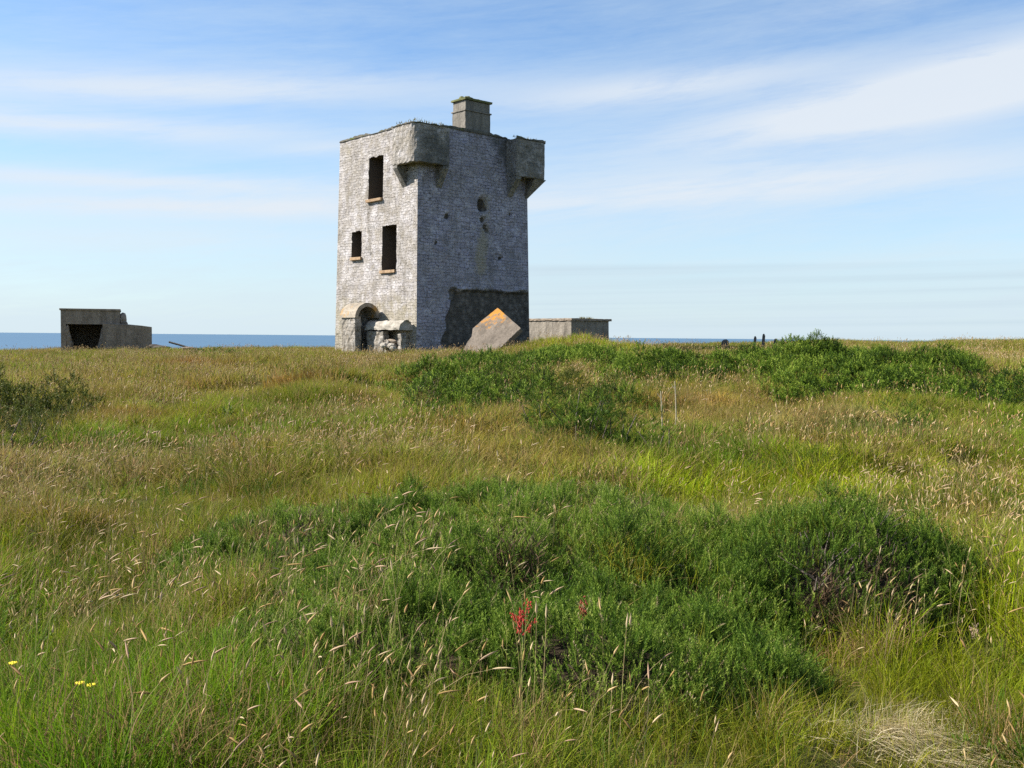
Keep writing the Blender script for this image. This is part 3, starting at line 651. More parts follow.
def twigs(name, lobes, mat, parent, rng, per=6, org=(0, 0, 0), rad=.012, hk=.9):
    mb = MB()
    for (cx, cy, rx, ry, h) in lobes:
        for k in range(per):
            a = rng.uniform(0, 6.28); r_ = rng.uniform(.2, .95); x1, y1 = cx + rx * r_ * math.cos(a), cy + ry * r_ * math.sin(a)
            x0, y0 = cx + (x1 - cx) * .45, cy + (y1 - cy) * .45; zb_ = lz(x0, y0) - .05; zt_ = lz(x1, y1) + h * hk * math.sqrt(max(.05, 1 - r_ * r_)) 
            o = Vector(org); mid = Vector(((x0 + x1) / 2 + rng.normal(0, .05), (y0 + y1) / 2 + rng.normal(0, .05), (zb_ * .4 + zt_ * .6)))
            mb.tube([Vector((x0, y0, zb_)) - o, mid - o, Vector((x1, y1, zt_)) - o], [rad, rad * .7, rad * .35], 5)
    return tag(mb.build(name, mat, parent), kind='stuff')

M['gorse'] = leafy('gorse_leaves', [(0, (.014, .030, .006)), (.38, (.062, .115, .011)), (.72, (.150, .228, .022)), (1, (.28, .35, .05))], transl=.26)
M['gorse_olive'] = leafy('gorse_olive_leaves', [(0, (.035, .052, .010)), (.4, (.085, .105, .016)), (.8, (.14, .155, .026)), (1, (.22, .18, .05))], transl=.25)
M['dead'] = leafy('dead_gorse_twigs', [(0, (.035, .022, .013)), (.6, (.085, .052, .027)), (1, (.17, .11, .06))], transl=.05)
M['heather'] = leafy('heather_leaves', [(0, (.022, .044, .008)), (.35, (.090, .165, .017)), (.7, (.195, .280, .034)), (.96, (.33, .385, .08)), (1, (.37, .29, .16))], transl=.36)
M['stem'] = plain('woody_stem', (.10, .075, .055))
r1 = np.random.default_rng(3)
GORSE_T = [sprig(20, .11, .036, .0036, .7, r1, .4, .25) for _ in range(6)]
GORSE_F = [sprig(13, .13, .046, .0068, .7, r1, .4, .25) for _ in range(6)]
HEATH_T = [sprig(26, .115, .021, .0023, 1.1, r1, .35, .3) for _ in range(7)]
DEAD_T = [sprig(9, .20, .09, .003, .6, r1, .3, .4) for _ in range(5)]

GORSE_LOBES = []
def clumps(lobes, rng, k=5.0, lo=.20, hi=.36, hl=.8, hh=1.3, base=.28):
    out = [(cx, cy, rx, ry, h * base) for cx, cy, rx, ry, h in lobes]
    for (cx, cy, rx, ry, h) in lobes:
        for i in range(max(5, int(math.pi * rx * ry * k))):
            a = rng.uniform(0, 6.28); q = math.sqrt(rng.uniform()) * .98; mr = min(rx, ry) * rng.uniform(lo, hi)
            out.append((cx + rx * q * math.cos(a), cy + ry * q * math.sin(a), mr * rng.uniform(.8, 1.3), mr, max(.1, h * math.sqrt(max(.05, 1 - q * q)) * rng.uniform(hl, hh))))
    return out
def bush(name, label, cat, lobes, T, mat, dens, seed, group=None, scale=1.0, var0=.5, dead=None, up=.5, bump=.3, deep=.07, stems=4, srad=.012, split=None):
    rng = np.random.default_rng(seed); big = lobes; lobes = clumps(lobes, rng, **(split or {})); GORSE_LOBES.extend(big)
    if name == 'gorse_bush': lobes = [(a_, b_, c_, d_, h_ * 1.18) for a_, b_, c_, d_, h_ in lobes]
    cx, cy = lobes[0][0], lobes[0][1]; org = (cx, cy, lz(cx, cy)); e = empty(name, org)
    tag(e, label, cat, group)
    pos, D, dp = lobes_points(lobes, dens, rng, up, bump, deep=deep, sparse=name == 'gorse_bush')
    var = np.clip(var0 + .38 * (fbm(pos[:, 0] * 1.5, pos[:, 1] * 1.5, seed, 3) - .5) * 2 + rng.normal(0, .25, len(pos)), 0, 1)
    scl = scale * rng.uniform(.65, 1.25, len(pos))
    if dead is not None:
        q = np.zeros(len(pos))
        for (dx, dy, dr) in dead: q = np.maximum(q, 1 - np.hypot(pos[:, 0] - dx, pos[:, 1] - dy) / dr + .5 * (fbm(pos[:, 0] * 3, pos[:, 1] * 3, 5, 2) - .5))
        kd = (q > rng.uniform(.05, .5, len(pos))) & (rng.uniform(0, 1, len(pos)) < (.85 if name == 'gorse_bush' else .5))
        tag(link_mesh('dead_twigs', scatter_mesh('dead_twigs', DEAD_T, pos[kd] - org - np.array([0, 0, .05]), D[kd], scl[kd], rng.uniform(0, 1, kd.sum()), M['dead'], rng), e), kind='stuff')
        pos, D, var, scl = pos[~kd], D[~kd], var[~kd], scl[~kd]
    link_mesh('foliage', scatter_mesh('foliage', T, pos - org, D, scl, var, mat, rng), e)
    if stems: twigs('woody_stem', big, M['stem'], e, rng, stems, org, srad)
    return e
def lb(px, row, rx, ry, h):
    p = gp(px, row); return (p.x, p.y + ry, rx, ry, h)
def ly(px, Y, rx, ry, h):
    return (at(px, 340, Y).x, Y, rx, ry, h)
GG = 'gorse bushes scattered over the heath'
bush('gorse_bush', 'spreading green gorse thicket on the slope below the tower corner and leaning slab', 'gorse bush',
     [ly(455, 15.8, .85, .8, .56), ly(445, 19.5, 1.1, 1.2, .52), ly(500, 20.0, 1.2, 1.2, .50), ly(480, 25, 1.6, 1.6, .26), ly(530, 24.0, 1.1, 1.4, .34), ly(420, 15.0, .6, .6, .42), ly(488, 17.4, .8, .7, .46), ly(505, 14.8, .7, .6, .36), ly(455, 13.8, .55, .5, .30), ly(535, 15.4, .7, .6, .36)],
     GORSE_F, M['gorse'], 210, 101, GG, 1.0, .52, dead=[(at(500, 340, 19).x, 19.2, .5), (at(424, 340, 15).x, 14.9, .5)])
bush('gorse_bush', 'bright green gorse growing up the face of the grassy bank behind the leaning slab', 'gorse bush',
     [ly(575, 26, 1.5, 1.5, .34), ly(550, 27, 1.0, 1.2, .20), ly(600, 24.8, .9, 1.1, .40)], GORSE_F, M['gorse'], 200, 102, GG, 1.05, .72)
bush('gorse_bush', 'gorse bush with a bare brown dead hollow right of the grassy bank', 'gorse bush',
     [ly(640, 20.8, .85, .8, .68), ly(615, 22, .7, .8, .58), ly(668, 22.5, 1.0, 1.0, .46)], GORSE_F, M['gorse'], 210, 103, GG, 1.0, .5, dead=[(at(648, 340, 20.0).x, 19.9, .75)])
bush('gorse_bush', 'dense green gorse bush on the skyline between the dead hollow and the dark stumps', 'gorse bush',
     [ly(695, 22.5, 1.1, 1.2, .42), ly(722, 26, 1.3, 1.4, .20), ly(735, 22.5, .8, .9, .36)], GORSE_F, M['gorse'], 210, 104, GG, 1.05, .50)
bush('gorse_bush', 'small loose gorse bush in the middle of the field with grass all round it', 'gorse bush',
     [ly(575, 12.2, .60, .6, .84), ly(620, 11.6, .65, .5, .62), ly(660, 11.2, .50, .4, .45), ly(548, 13.2, .5, .5, .50), ly(600, 13.4, .7, .6, .66)], GORSE_T, M['gorse'], 420, 105, GG, .95, .45)
bush('gorse_bush', 'largest gorse thicket, spreading along the right skyline', 'gorse bush',
     [ly(805, 24, 1.6, 1.5, .50), ly(850, 24.5, 1.5, 1.5, .45), ly(900, 23.5, 1.6, 1.4, .42), ly(800, 20, 1.0, 1.0, .55), ly(850, 19.5, 1.1, 1.0, .62), ly(905, 19.5, 1.0, 1.0, .50), ly(945, 23, 1.3, 1.2, .55), ly(765, 22.5, .8, .9, .44), ly(830, 17.6, .9, .8, .50), ly(880, 17.4, .8, .7, .46), ly(790, 18.2, .7, .7, .46), ly(930, 18.6, .9, .8, .50)],
     GORSE_F, M['gorse'], 210, 106, GG, 1.05, .50)
bush('gorse_bush', 'low gorse at the right edge of the field beyond the tan grass', 'gorse bush',
     [ly(985, 17.5, .9, .8, .55), ly(1012, 16.0, .8, .8, .52), ly(960, 16.2, .55, .5, .44), ly(1030, 19, 1.0, .9, .6)], GORSE_F, M['gorse'], 210, 107, GG, 1.0, .40)
bush('gorse_bush', 'dark gorse bush at the left edge of the field on the bunker side', 'gorse bush',
     [ly(35, 15.4, .8, .7, .66), ly(74, 15.2, .6, .6, .44), ly(5, 14.4, .75, .7, .58), ly(-25, 15.0, .8, .8, .60), ly(50, 14.0, .6, .5, .42), ly(15, 12.9, .6, .6, .40)], GORSE_F, M['gorse_olive'], 240, 108, GG, .95, .40, dead=[(at(30, 340, 15.3).x, 15.2, .4)])
bush('heather_clump', 'brownish heather clump at the left edge below the dark gorse', 'heather',
     [ly(8, 11.0, .55, .6, .50), ly(30, 12.4, .6, .6, .46), ly(-20, 10.4, .5, .6, .52)], GORSE_T, M['gorse_olive'], 380, 109, None, .7, .35, dead=[(at(5, 340, 10.7).x, 10.7, .5)])
bush('gorse_bush', 'tiny low gorse patch on the left skyline between bunker and tower', 'gorse bush',
     [ly(215, 38, 1.0, .9, .32), ly(238, 39, .7, .7, .25)], GORSE_F, M['gorse'], 150, 110, GG, 1.1, .35, stems=0)
bush('gorse_bush', 'dark low gorse sprawl in the grass below the right-hand thicket', 'gorse bush',
     [ly(890, 13.2, .55, .5, .40), ly(915, 13.5, .45, .45, .34)], GORSE_T, M['gorse'], 360, 111, GG, .8, .40)
bush('gorse_bush', 'thin grey-green gorse between the middle bush and the slope thicket', 'gorse bush',
     [ly(540, 16.3, .8, .7, .44), ly(600, 16.6, .95, .8, .42), ly(560, 19, 1.2, .9, .44)], GORSE_F, M['gorse_olive'], 150, 112, GG, .9, .45)
# foreground heath mound
heath = bush('heather_mound', 'big dense mound of fine green heather filling the middle of the foreground', 'heather', HEATH, HEATH_T, M['heather'], 1700, 120, None, .80, .48, up=.66, bump=.3, deep=.075, stems=0, split=dict(k=12, lo=.09, hi=.20, hl=.88, hh=1.3, base=.76), dead=[(.55, 6.9, .2), (-.4, 5.65, .2), (.05, 5.0, .14), (.9, 6.65, .18), (2.0, 5.25, .18), (1.65, 5.15, .15), (-1.3, 6.3, .2), (.3, 6.2, .16), (-.75, 5.0, .15)])
M['litter_shade'] = plain('peat_litter_shade', (.035, .026, .018))
twigs('woody_stem', [(2.05, 5.75, .45, .5, .26), (1.7, 5.35, .5, .4, .22)], M['stem'], heath, np.random.default_rng(5), 34, tuple(heath.location), .007, .8)

def lobe_depth(x, y, lobes):
    q = np.zeros_like(x)
    for (cx, cy, rx, ry, h) in lobes: q = np.maximum(q, 1 - ((x - cx) / rx) ** 2 - ((y - cy) / ry) ** 2)
    return q
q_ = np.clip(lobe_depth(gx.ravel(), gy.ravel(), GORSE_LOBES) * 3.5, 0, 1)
a_ = g.data.attributes.new('litter_shade', 'FLOAT', 'POINT'); a_.data.foreach_set('value', q_.astype(np.float32))
# ------------------------------------------------------------------ grass
def blade_set(n, rad, hmin, hmax, w, lean, rng, segs=3, spread=1.0, comb=None):
    V = []; Fc = []; bv = []
    for k in range(n):
        a = rng.uniform(0, 6.28); r_ = rad * math.sqrt(rng.uniform()); bx_, by_ = r_ * math.cos(a), r_ * math.sin(a)
        az = a + rng.normal(0, 1.1) if comb is None else comb + rng.normal(0, .5); r_ = r_ if comb is None else abs(rng.normal(0, rad * .5)); bx_, by_ = r_ * math.cos(a), r_ * math.sin(a); h = rng.uniform(hmin, hmax); ln = abs(rng.normal(lean, lean * .5)) * spread; fa = rng.uniform(0, 6.28)
        sx, sy = math.cos(fa), math.sin(fa); ww = w * rng.uniform(.6, 1.3); b = rng.uniform(); o = len(V)
        for s_ in range(segs + 1):
            t = s_ / segs; z = h * (t - .35 * min(ln, 1.4) * t * t); q = h * ln * t ** 1.8
            px_, py_ = bx_ + math.cos(az) * q, by_ + math.sin(az) * q; wt = ww * (1 - t * t) ** .8
            if s_ < segs: V += [(px_ - sx * wt, py_ - sy * wt, z), (px_ + sx * wt, py_ + sy * wt, z)]
            else: V += [(px_, py_, z)]
        for s_ in range(segs - 1):
            i = o + 2 * s_; Fc += [(i, i + 1, i + 3), (i, i + 3, i + 2)]
        i = o + 2 * (segs - 1); Fc.append((i, i + 1, i + 2)); bv += [b] * (len(V) - o)
    return np.array(V), np.array(Fc), np.array(bv), np.zeros(len(Fc), int)
def seed_set(n, rad, hmin, hmax, w, head, hw, rng, droop=.35):
    V = []; Fc = []; bv = []; mi = []
    for k in range(n):
        a = rng.uniform(0, 6.28); r_ = rad * math.sqrt(rng.uniform()); p0 = np.array([r_ * math.cos(a), r_ * math.sin(a), 0]); h = rng.uniform(hmin, hmax)
        az = rng.uniform(0, 6.28) * .6 + 4.9; ln = droop * rng.uniform(.2, 1) ** 2; dv = np.array([math.cos(az), math.sin(az), 0]); b = rng.uniform()
        def pt(t): return p0 + dv * (h * ln * t ** 3.2) + np.array([0, 0, h * (t - .28 * ln * t ** 4)])
        fa = rng.uniform(0, 6.28); sv = np.array([math.cos(fa), math.sin(fa), 0]) * w
        o = len(V); ts = [0, .35, .65, .85, 1.0]
        for t in ts: V += [pt(t) - sv * (1 - .5 * t), pt(t) + sv * (1 - .5 * t)]
        for j in range(4): Fc += [(o + 2 * j, o + 2 * j + 1, o + 2 * j + 3), (o + 2 * j, o + 2 * j + 3, o + 2 * j + 2)]; mi += [0, 0]
        hl = head * rng.uniform(.7, 1.3) / h; o = len(V); ns = 4
        prof = [(0, .25), (.25, 1), (.6, .8), (1.0, .05)]
        for (q, rr) in prof:
            t = 1.0 - hl * .15 + hl * q; c_ = pt(t); d = pt(t + .02) - pt(t - .02); d /= np.linalg.norm(d)
            x = np.cross(d, [0.3, .2, 1.0]); x /= (np.linalg.norm(x) + 1e-9); y = np.cross(d, x)
            for j in range(ns): V.append(c_ + (x * math.cos(6.283 * j / ns) + y * math.sin(6.283 * j / ns)) * hw * rr * rng.uniform(.75, 1.25))
        for q in range(len(prof) - 1):
            for j in range(ns):
                A_, B_, C_, D_ = o + q * ns + j, o + q * ns + (j + 1) % ns, o + (q + 1) * ns + (j + 1) % ns, o + (q + 1) * ns + j
                Fc += [(A_, B_, C_), (A_, C_, D_)]; mi += [1, 1]
        bv += [b] * (len(V) - len(bv))
    return np.array(V), np.array(Fc), np.array(bv), np.array(mi)
M['grass'] = leafy('grass_blades', None, inst=True, dry=(.33, .245, .09), transl=.38)
M['seedstem'] = leafy('seed_stems', [(0, (.20, .18, .06)), (.5, (.32, .25, .11)), (1, (.42, .32, .16))], var='bv', transl=.3)
M['seedhead'] = leafy('seed_heads', [(0, (.27, .16, .07)), (.35, (.40, .26, .09)), (.7, (.52, .38, .18)), (.9, (.60, .47, .28)), (1, (.36, .21, .14))], var='bv', transl=.25)
def templates(cname, sets, mats):
    c = bpy.data.collections.new(cname)
    for k, (v, f, b, mi) in enumerate(sets):
        link_mesh('%s.%03d' % (cname, k), mesh_tris(cname, v, f, mats, {'bv': ('FLOAT', b)}, mi), None, c)
    return c
def scatter(name, coll, pos, rot, scl, idx, tint, label=None):
    me = bpy.data.meshes.new(name); me.vertices.add(len(pos)); me.vertices.foreach_set('co', np.ascontiguousarray(pos, np.float32).ravel())
    for an, ty, key, dat in (('rot', 'FLOAT_VECTOR', 'vector', rot), ('scl', 'FLOAT', 'value', scl), ('idx', 'INT', 'value', idx), ('tint', 'FLOAT_COLOR', 'color', tint)):
        a = me.attributes.new(an, ty, 'POINT'); a.data.foreach_set(key, np.ascontiguousarray(dat, np.int32 if ty == 'INT' else np.float32).ravel())
    o = link_mesh(name, me); tag(o, label, None, None, 'stuff')
    g = bpy.data.node_groups.new(name + '_nodes', 'GeometryNodeTree'); g.interface.new_socket('Geometry', in_out='INPUT', socket_type='NodeSocketGeometry'); g.interface.new_socket('Geometry', in_out='OUTPUT', socket_type='NodeSocketGeometry')
    N = g.nodes; gi = N.new('NodeGroupInput'); go = N.new('NodeGroupOutput'); ip = N.new('GeometryNodeInstanceOnPoints'); ci = N.new('GeometryNodeCollectionInfo')
    ci.inputs[0].default_value = coll; ci.inputs['Separate Children'].default_value = True; ci.inputs['Reset Children'].default_value = True
    def na(nm, ty):
        n = N.new('GeometryNodeInputNamedAttribute'); n.data_type = ty; n.inputs[0].default_value = nm; return [q for q in n.outputs if q.enabled][0]
    e2 = N.new('FunctionNodeEulerToRotation'); g.links.new(na('rot', 'FLOAT_VECTOR'), e2.inputs[0])
    g.links.new(gi.outputs[0], ip.inputs['Points']); g.links.new(ci.outputs[0], ip.inputs['Instance']); ip.inputs['Pick Instance'].default_value = True
    g.links.new(na('idx', 'INT'), ip.inputs['Instance Index']); g.links.new(e2.outputs[0], ip.inputs['Rotation']); g.links.new(na('scl', 'FLOAT'), ip.inputs['Scale'])
    g.links.new(ip.outputs[0], go.inputs[0])
    md = o.modifiers.new('scatter', 'NODES'); md.node_group = g; return o

GREEN, YGREEN, OLIVE, STRAW, PINK, DKGREEN = map(np.array, ((.122, .205, .009), (.255, .300, .010), (.178, .202, .010), (.36, .26, .06), (.32, .20, .095), (.060, .115, .012)))
# patches where the turf has its own colour: (px,row) seen on the ground, radii in metres
def zn(px, row, rx, ry, col, w, dry):
    p = gp(px, row); return (p.x, p.y, rx, ry, col, w, dry)
ZONES = [zn(120, 700, 1.6, 1.0, GREEN, 1.0, .10), zn(300, 720, 1.0, .7, GREEN, .8, .15), zn(870, 640, 1.0, .8, YGREEN * .85, 1.0, .05), zn(980, 600, .9, 1.2, YGREEN, .9, .08),
         zn(100, 520, 2.6, 1.8, OLIVE, .8, .22), zn(450, 470, 1.8, 1.3, STRAW * .8, .7, .35), zn(690, 495, .9, .7, YGREEN * 1.05, 1.0, .05), zn(840, 510, 1.1, .8, YGREEN, .9, .1), zn(390, 440, 1.6, 1.4, GREEN * 1.15, .9, .1),
         zn(200, 400, 4, 3.5, STRAW * .85, .45, .26), zn(330, 370, 6, 7, STRAW * .8, .45, .26), zn(80, 362, 7, 8, OLIVE * 1.1, .5, .3), zn(850, 430, 1.7, 1.6, PINK, .75, .45), zn(700, 430, 1.5, 1.2, STRAW * .85, .6, .4),
         *[zn(px_, rw_, rx_, rx_ * .8, np.array((.31, .135, .035)), .8, .2) for px_, rw_, rx_ in ((442, 440, .5), (300, 385, .9), (690, 408, .7), (130, 425, .7), (250, 470, .5), (965, 530, .35), (60, 520, .4), (350, 600, .3), (800, 455, .5), (180, 370, 1.4))],
         zn(250, 440, 1.2, .8, GREEN * 1.2, .9, .08), zn(70, 450, 1.0, .7, GREEN * 1.1, .8, .08), zn(760, 410, 2.2, 2.5, STRAW * .85, .6, .35), zn(500, 440, 2.0, 1.2, STRAW * .85, .6, .35), zn(690, 410, .8, 1.4, np.array((.30, .20, .06)), .6, .3), zn(960, 460, 2.0, 1.5, YGREEN, .5, .25), zn(40, 480, 1.6, .9, PINK, .55, .4), zn(570, 345, 2.5, 3.5, YGREEN * 1.1, .9, .25), zn(880, 445, .8, .6, DKGREEN * 1.6, .9, .05), zn(340, 470, 1.4, .5, GREEN, .9, .1)]
def zone_tint(x, y, rng):
    n = len(x); a = fbm(x * .45 + 3, y * .45, 91, 3); b = fbm(x * 1.5, y * 1.5, 92, 3); c = fbm(x * .22, y * .22 + 4, 93, 2)
    far = sstep(8, 26, y)
    col = OLIVE[None] * np.ones((n, 1)); k = sstep(.42, .62, a)[:, None]; col = col * (1 - k) + (GREEN * 1.15)[None] * k
    k = (sstep(.5, .68, b) * .6)[:, None]; col = col * (1 - k) + YGREEN[None] * k
    k = (far * .14 + .32 * sstep(.5, .65, c))[:, None]; col = col * (1 - k) + (STRAW * .75)[None] * k
    dry = .08 + .14 * far + .14 * sstep(.5, .7, c)
    for (zx, zy, rx, ry, zc, w, zd) in ZONES:
        q = (w * np.exp(-1.2 * (((x - zx) / rx) ** 2 + ((y - zy) / ry) ** 2)) * (.55 + .9 * b)); q = np.clip(q, 0, 1)
        col = col * (1 - q[:, None]) + zc[None] * q[:, None]; dry = dry * (1 - q) + zd * q
    col = col * (.42 + 1.15 * fbm(x * 1.7, y * 1.7, 95, 3))[:, None] * rng.uniform(.75, 1.25, (n, 1)) * rng.uniform(.88, 1.14, (n, 3))
    od = rng.uniform(0, 1, n) + .25 * (b - .5); col = np.where((od < .09)[:, None], PINK[None] * rng.uniform(.7, 1.2, (n, 1)), col); col = np.where((od > .93)[:, None], DKGREEN[None] * 1.3, col)
    return np.concatenate([col, np.clip(dry + rng.normal(0, .06, n), 0, .9)[:, None]], 1)
def in_frame(wx, wy, box, ox, oy, ang):
    dx, dy = wx - ox, wy - oy; c_, s_ = math.cos(ang), math.sin(ang); u = dx * c_ + dy * s_; v = -dx * s_ + dy * c_
    return (u > box[0]) & (u < box[1]) & (v > box[2]) & (v < box[3])
def blocked(x, y):
    b = in_frame(x, y, (-.18, SD + .1, -.12, SD + .1), -3.82, 40, ALPHA) | in_frame(x, y, (-1.36, .1, .05, 3.62), -3.82, 40, ALPHA)
    b |= in_frame(x, y, (-.05, 2.95, -.05, 5.7), hx, hy, ALPHA) | in_frame(x, y, (-.05, wa + .1, -.05, 3.7), bp.x, bp.y, R(21)) | in_frame(x, y, (wa * .5, bx(153), -.55, 2.7), bp.x, bp.y, R(21))
    return b
def field(d0, d1, dens, rng, half=40, back=6.0):
    """points over the visible field and a margin beside it, between two distances from the viewpoint"""
    rm = d1 + back; area = rm * rm * R(half); n = int(area * dens)
    r_ = rm * np.sqrt(rng.uniform(0, 1, n)); a = rng.uniform(-R(half), R(half), n)
    x, y = r_ * np.sin(a), r_ * np.cos(a) - back; d = np.hypot(x, y)
    k = (d > d0) & (d < d1) & (y > -1.5) & ~blocked(x, y); return x[k], y[k]
rg = np.random.default_rng(77)
sets = [blade_set(46, .11, .16, .38, .0021, .55, rg) for _ in range(6)] + [blade_set(40, .09, .10, .24, .0022, .7, rg) for _ in range(4)] \
     + [blade_set(40, .15, .15, .36, .0042, .6, rg) for _ in range(6)] + [blade_set(30, .22, .15, .38, .0085, .6, rg, 2) for _ in range(6)]
gcol = templates('grass_tuft', sets, [M['grass']])
PX = []; RX = []; SX = []; IX = []; TX = []
for (d0, d1, dens, i0, i1, s0) in ((1.6, 9, 150, 0, 10, 1.0), (9, 20, 75, 10, 16, 1.0), (20, 62, 34, 16, 22, 1.0)):
    x, y = field(d0, d1, dens, rg)
    qh = lobe_depth(x, y, HEATH); qg = lobe_depth(x, y, GORSE_LOBES[:-len(HEATH)])
    keep = ~((((x - 2.15) / .45) ** 2 + ((y - 5.15) / .28) ** 2) < 1) & ~((qh > .10) & (rg.uniform(0, 1, len(x)) < .985 - .22 * sstep(.55, .68, fbm(x * 1.7, y * 1.7, 150, 2)))) & ~((qg > .35) & (rg.uniform(0, 1, len(x)) < .9)); x, y = x[keep], y[keep]; qh = qh[keep]
    n = len(x); hn = fbm(x * .8, y * .8, 130, 3)
    z = np.where(qh > .1, land(x, y) + .02, land(x, y)) - .02
    s_ = s0 * (.22 + 2.1 * np.clip(hn, 0, 1) ** 1.6 + .5 * sstep(.58, .72, vnoise(x * 1.35, y * 1.35, 133)) + .35 * np.exp(-(((x + 1.6) / 1.3) ** 2 + ((y - 3.9) / .9) ** 2))) * rg.uniform(.75, 1.25, n)
    s_ = np.minimum(s_, np.where((qh > .05) | ((y < 4.6) & (x > -.7)), .78, 1.15))
    PX.append(np.stack([x, y, z], 1)); RX.append(np.stack([rg.normal(0, .10, n), rg.normal(.10, .10, n), rg.uniform(0, 6.28, n)], 1)); SX.append(s_); IX.append(rg.integers(i0, i1, n)); TX.append(zone_tint(x, y, rg))
TUS = gp(905, 742)
for q in range(1):
    k = ~((((PX[0][:, 0] - TUS.x) / .24) ** 2 + ((PX[0][:, 1] - TUS.y) / .30) ** 2 < 1) & (rg.uniform(0, 1, len(PX[0])) < .6)); PX[0], RX[0], SX[0], IX[0], TX[0] = PX[0][k], RX[0][k], SX[0][k], IX[0][k], TX[0][k]
scatter('meadow_grass', gcol, np.concatenate(PX), np.concatenate(RX), np.concatenate(SX), np.concatenate(IX), np.concatenate(TX), 'mixed green and straw meadow grass covering the heath')
sets = [seed_set(3, .10, .26, .54, .0013, .044, .0041, rg, .5) for _ in range(10)] + [seed_set(7, .22, .30, .52, .003, .055, .0085, rg) for _ in range(8)]
scol = templates('seed_stalk', sets, [M['seedstem'], M['seedhead']])
PX = []; RX = []; SX = []; IX = []; TX = []
for (d0, d1, dens, i0, i1) in ((2.2, 11, 66, 0, 10), (11, 50, 9, 10, 18)):
    x, y = field(d0, d1, dens, rg); n = len(x)
    qh = lobe_depth(x, y, HEATH); qg = lobe_depth(x, y, GORSE_LOBES[:-len(HEATH)])
    pr = .10 + 1.1 * sstep(.45, .62, fbm(x * .5, y * .5, 141, 3)); pr = np.where(qh > .1, .05, pr); pr = np.where(qg > .3, .06, pr)
    for (zx, zy, rr, w) in ((.9, 3.9, .9, -.6), (2.2, 4.4, 1.0, -.8), (-1.4, 4.6, 1.2, .5), (-.2, 3.6, 1.0, .55)): pr = pr + w * np.exp(-(((x - zx) ** 2 + (y - zy) ** 2) / rr ** 2))
    k = rg.uniform(0, 1, n) < pr; x, y = x[k], y[k]; n = len(x)
    PX.append(np.stack([x, y, land(x, y) - .02], 1)); RX.append(np.stack([rg.normal(0, .12, n), rg.normal(.06, .12, n), rg.uniform(-1.5, 1.5, n)], 1)); SX.append(rg.uniform(.6, 1.12, n)); IX.append(rg.integers(i0, i1, n)); TX.append(np.ones((n, 4)))
scatter('seeding_grass', scol, np.concatenate(PX), np.concatenate(RX), np.concatenate(SX), np.concatenate(IX), np.concatenate(TX), 'tall grass stalks carrying pale tan seed heads')

def cluster(n, rad, T, rng, s0, s1):
    V = []; Fc = []; bv = []; o = 0
    for k in range(n):
        tv, tf = T[rng.integers(0, len(T))]; a = rng.uniform(0, 6.28); r_ = rad * math.sqrt(rng.uniform()); d = np.array([[math.cos(a) * r_ / rad * .6 + rng.normal(0, .2), math.sin(a) * r_ / rad * .6 + rng.normal(0, .2), 1.0]])
        Rm = mat_from_dir(d, rng.uniform(0, 6.28, 1))[0]; v = tv @ Rm.T * rng.uniform(s0, s1) + np.array([math.cos(a) * r_, math.sin(a) * r_, rng.uniform(0, .10) * (1 - (r_ / rad) ** 2)])
        V.append(v); Fc.append(tf + o); o += len(v); bv.append(np.full(len(v), rng.uniform()))
    return np.concatenate(V), np.concatenate(Fc), np.concatenate(bv), np.zeros(sum(len(f) for f in Fc), int)
hs_ = [cluster(26, .16, HEATH_T, rg, .9, 1.6) for _ in range(5)] + [cluster(20, .30, GORSE_F, rg, .7, 1.25) for _ in range(5)]
hcol = templates('heath_tuft', hs_, [M['grass']])
PX = []; RX = []; SX = []; IX = []; TX = []
for (d0, d1, dens, i0, i1) in ((2.6, 11, 30, 0, 5), (11, 48, 7, 5, 10)):
    x, y = field(d0, d1, dens, rg); n = len(x)
    m1 = fbm(x * .55 + 2, y * .55, 161, 3); m2 = fbm(x * 1.9, y * 1.9, 162, 2)
    pr = 1.3 * sstep(.50, .66, m1) * sstep(.38, .58, m2) + .04; pr = np.where(lobe_depth(x, y, HEATH) > .25, .0, pr); pr = pr * np.where((x > 1.4) & (y < 5.3), .15, 1) * np.where((x < -.6) & (y < 4.8), .3, 1)
    k = rg.uniform(0, 1, n) < pr; k &= ~((np.hypot(x + 6, y - 40) < 8)); x, y = x[k], y[k]; n = len(x)
    c_ = np.array((.075, .130, .014))[None] * rg.uniform(.65, 1.3, (n, 1)) + np.array((.06, .03, .0))[None] * rg.uniform(0, 1, (n, 1)) ** 2
    PX.append(np.stack([x, y, land(x, y) - .01], 1)); RX.append(np.stack([rg.normal(0, .1, n), rg.normal(0, .1, n), rg.uniform(0, 6.28, n)], 1)); SX.append(rg.uniform(.7, 1.3, n)); IX.append(rg.integers(i0, i1, n)); TX.append(np.concatenate([c_, rg.uniform(0, .12, (n, 1))], 1))
scatter('low_heath_scrub', hcol, np.concatenate(PX), np.concatenate(RX), np.concatenate(SX), np.concatenate(IX), np.concatenate(TX), 'low dark green heath tufts growing through the grass')

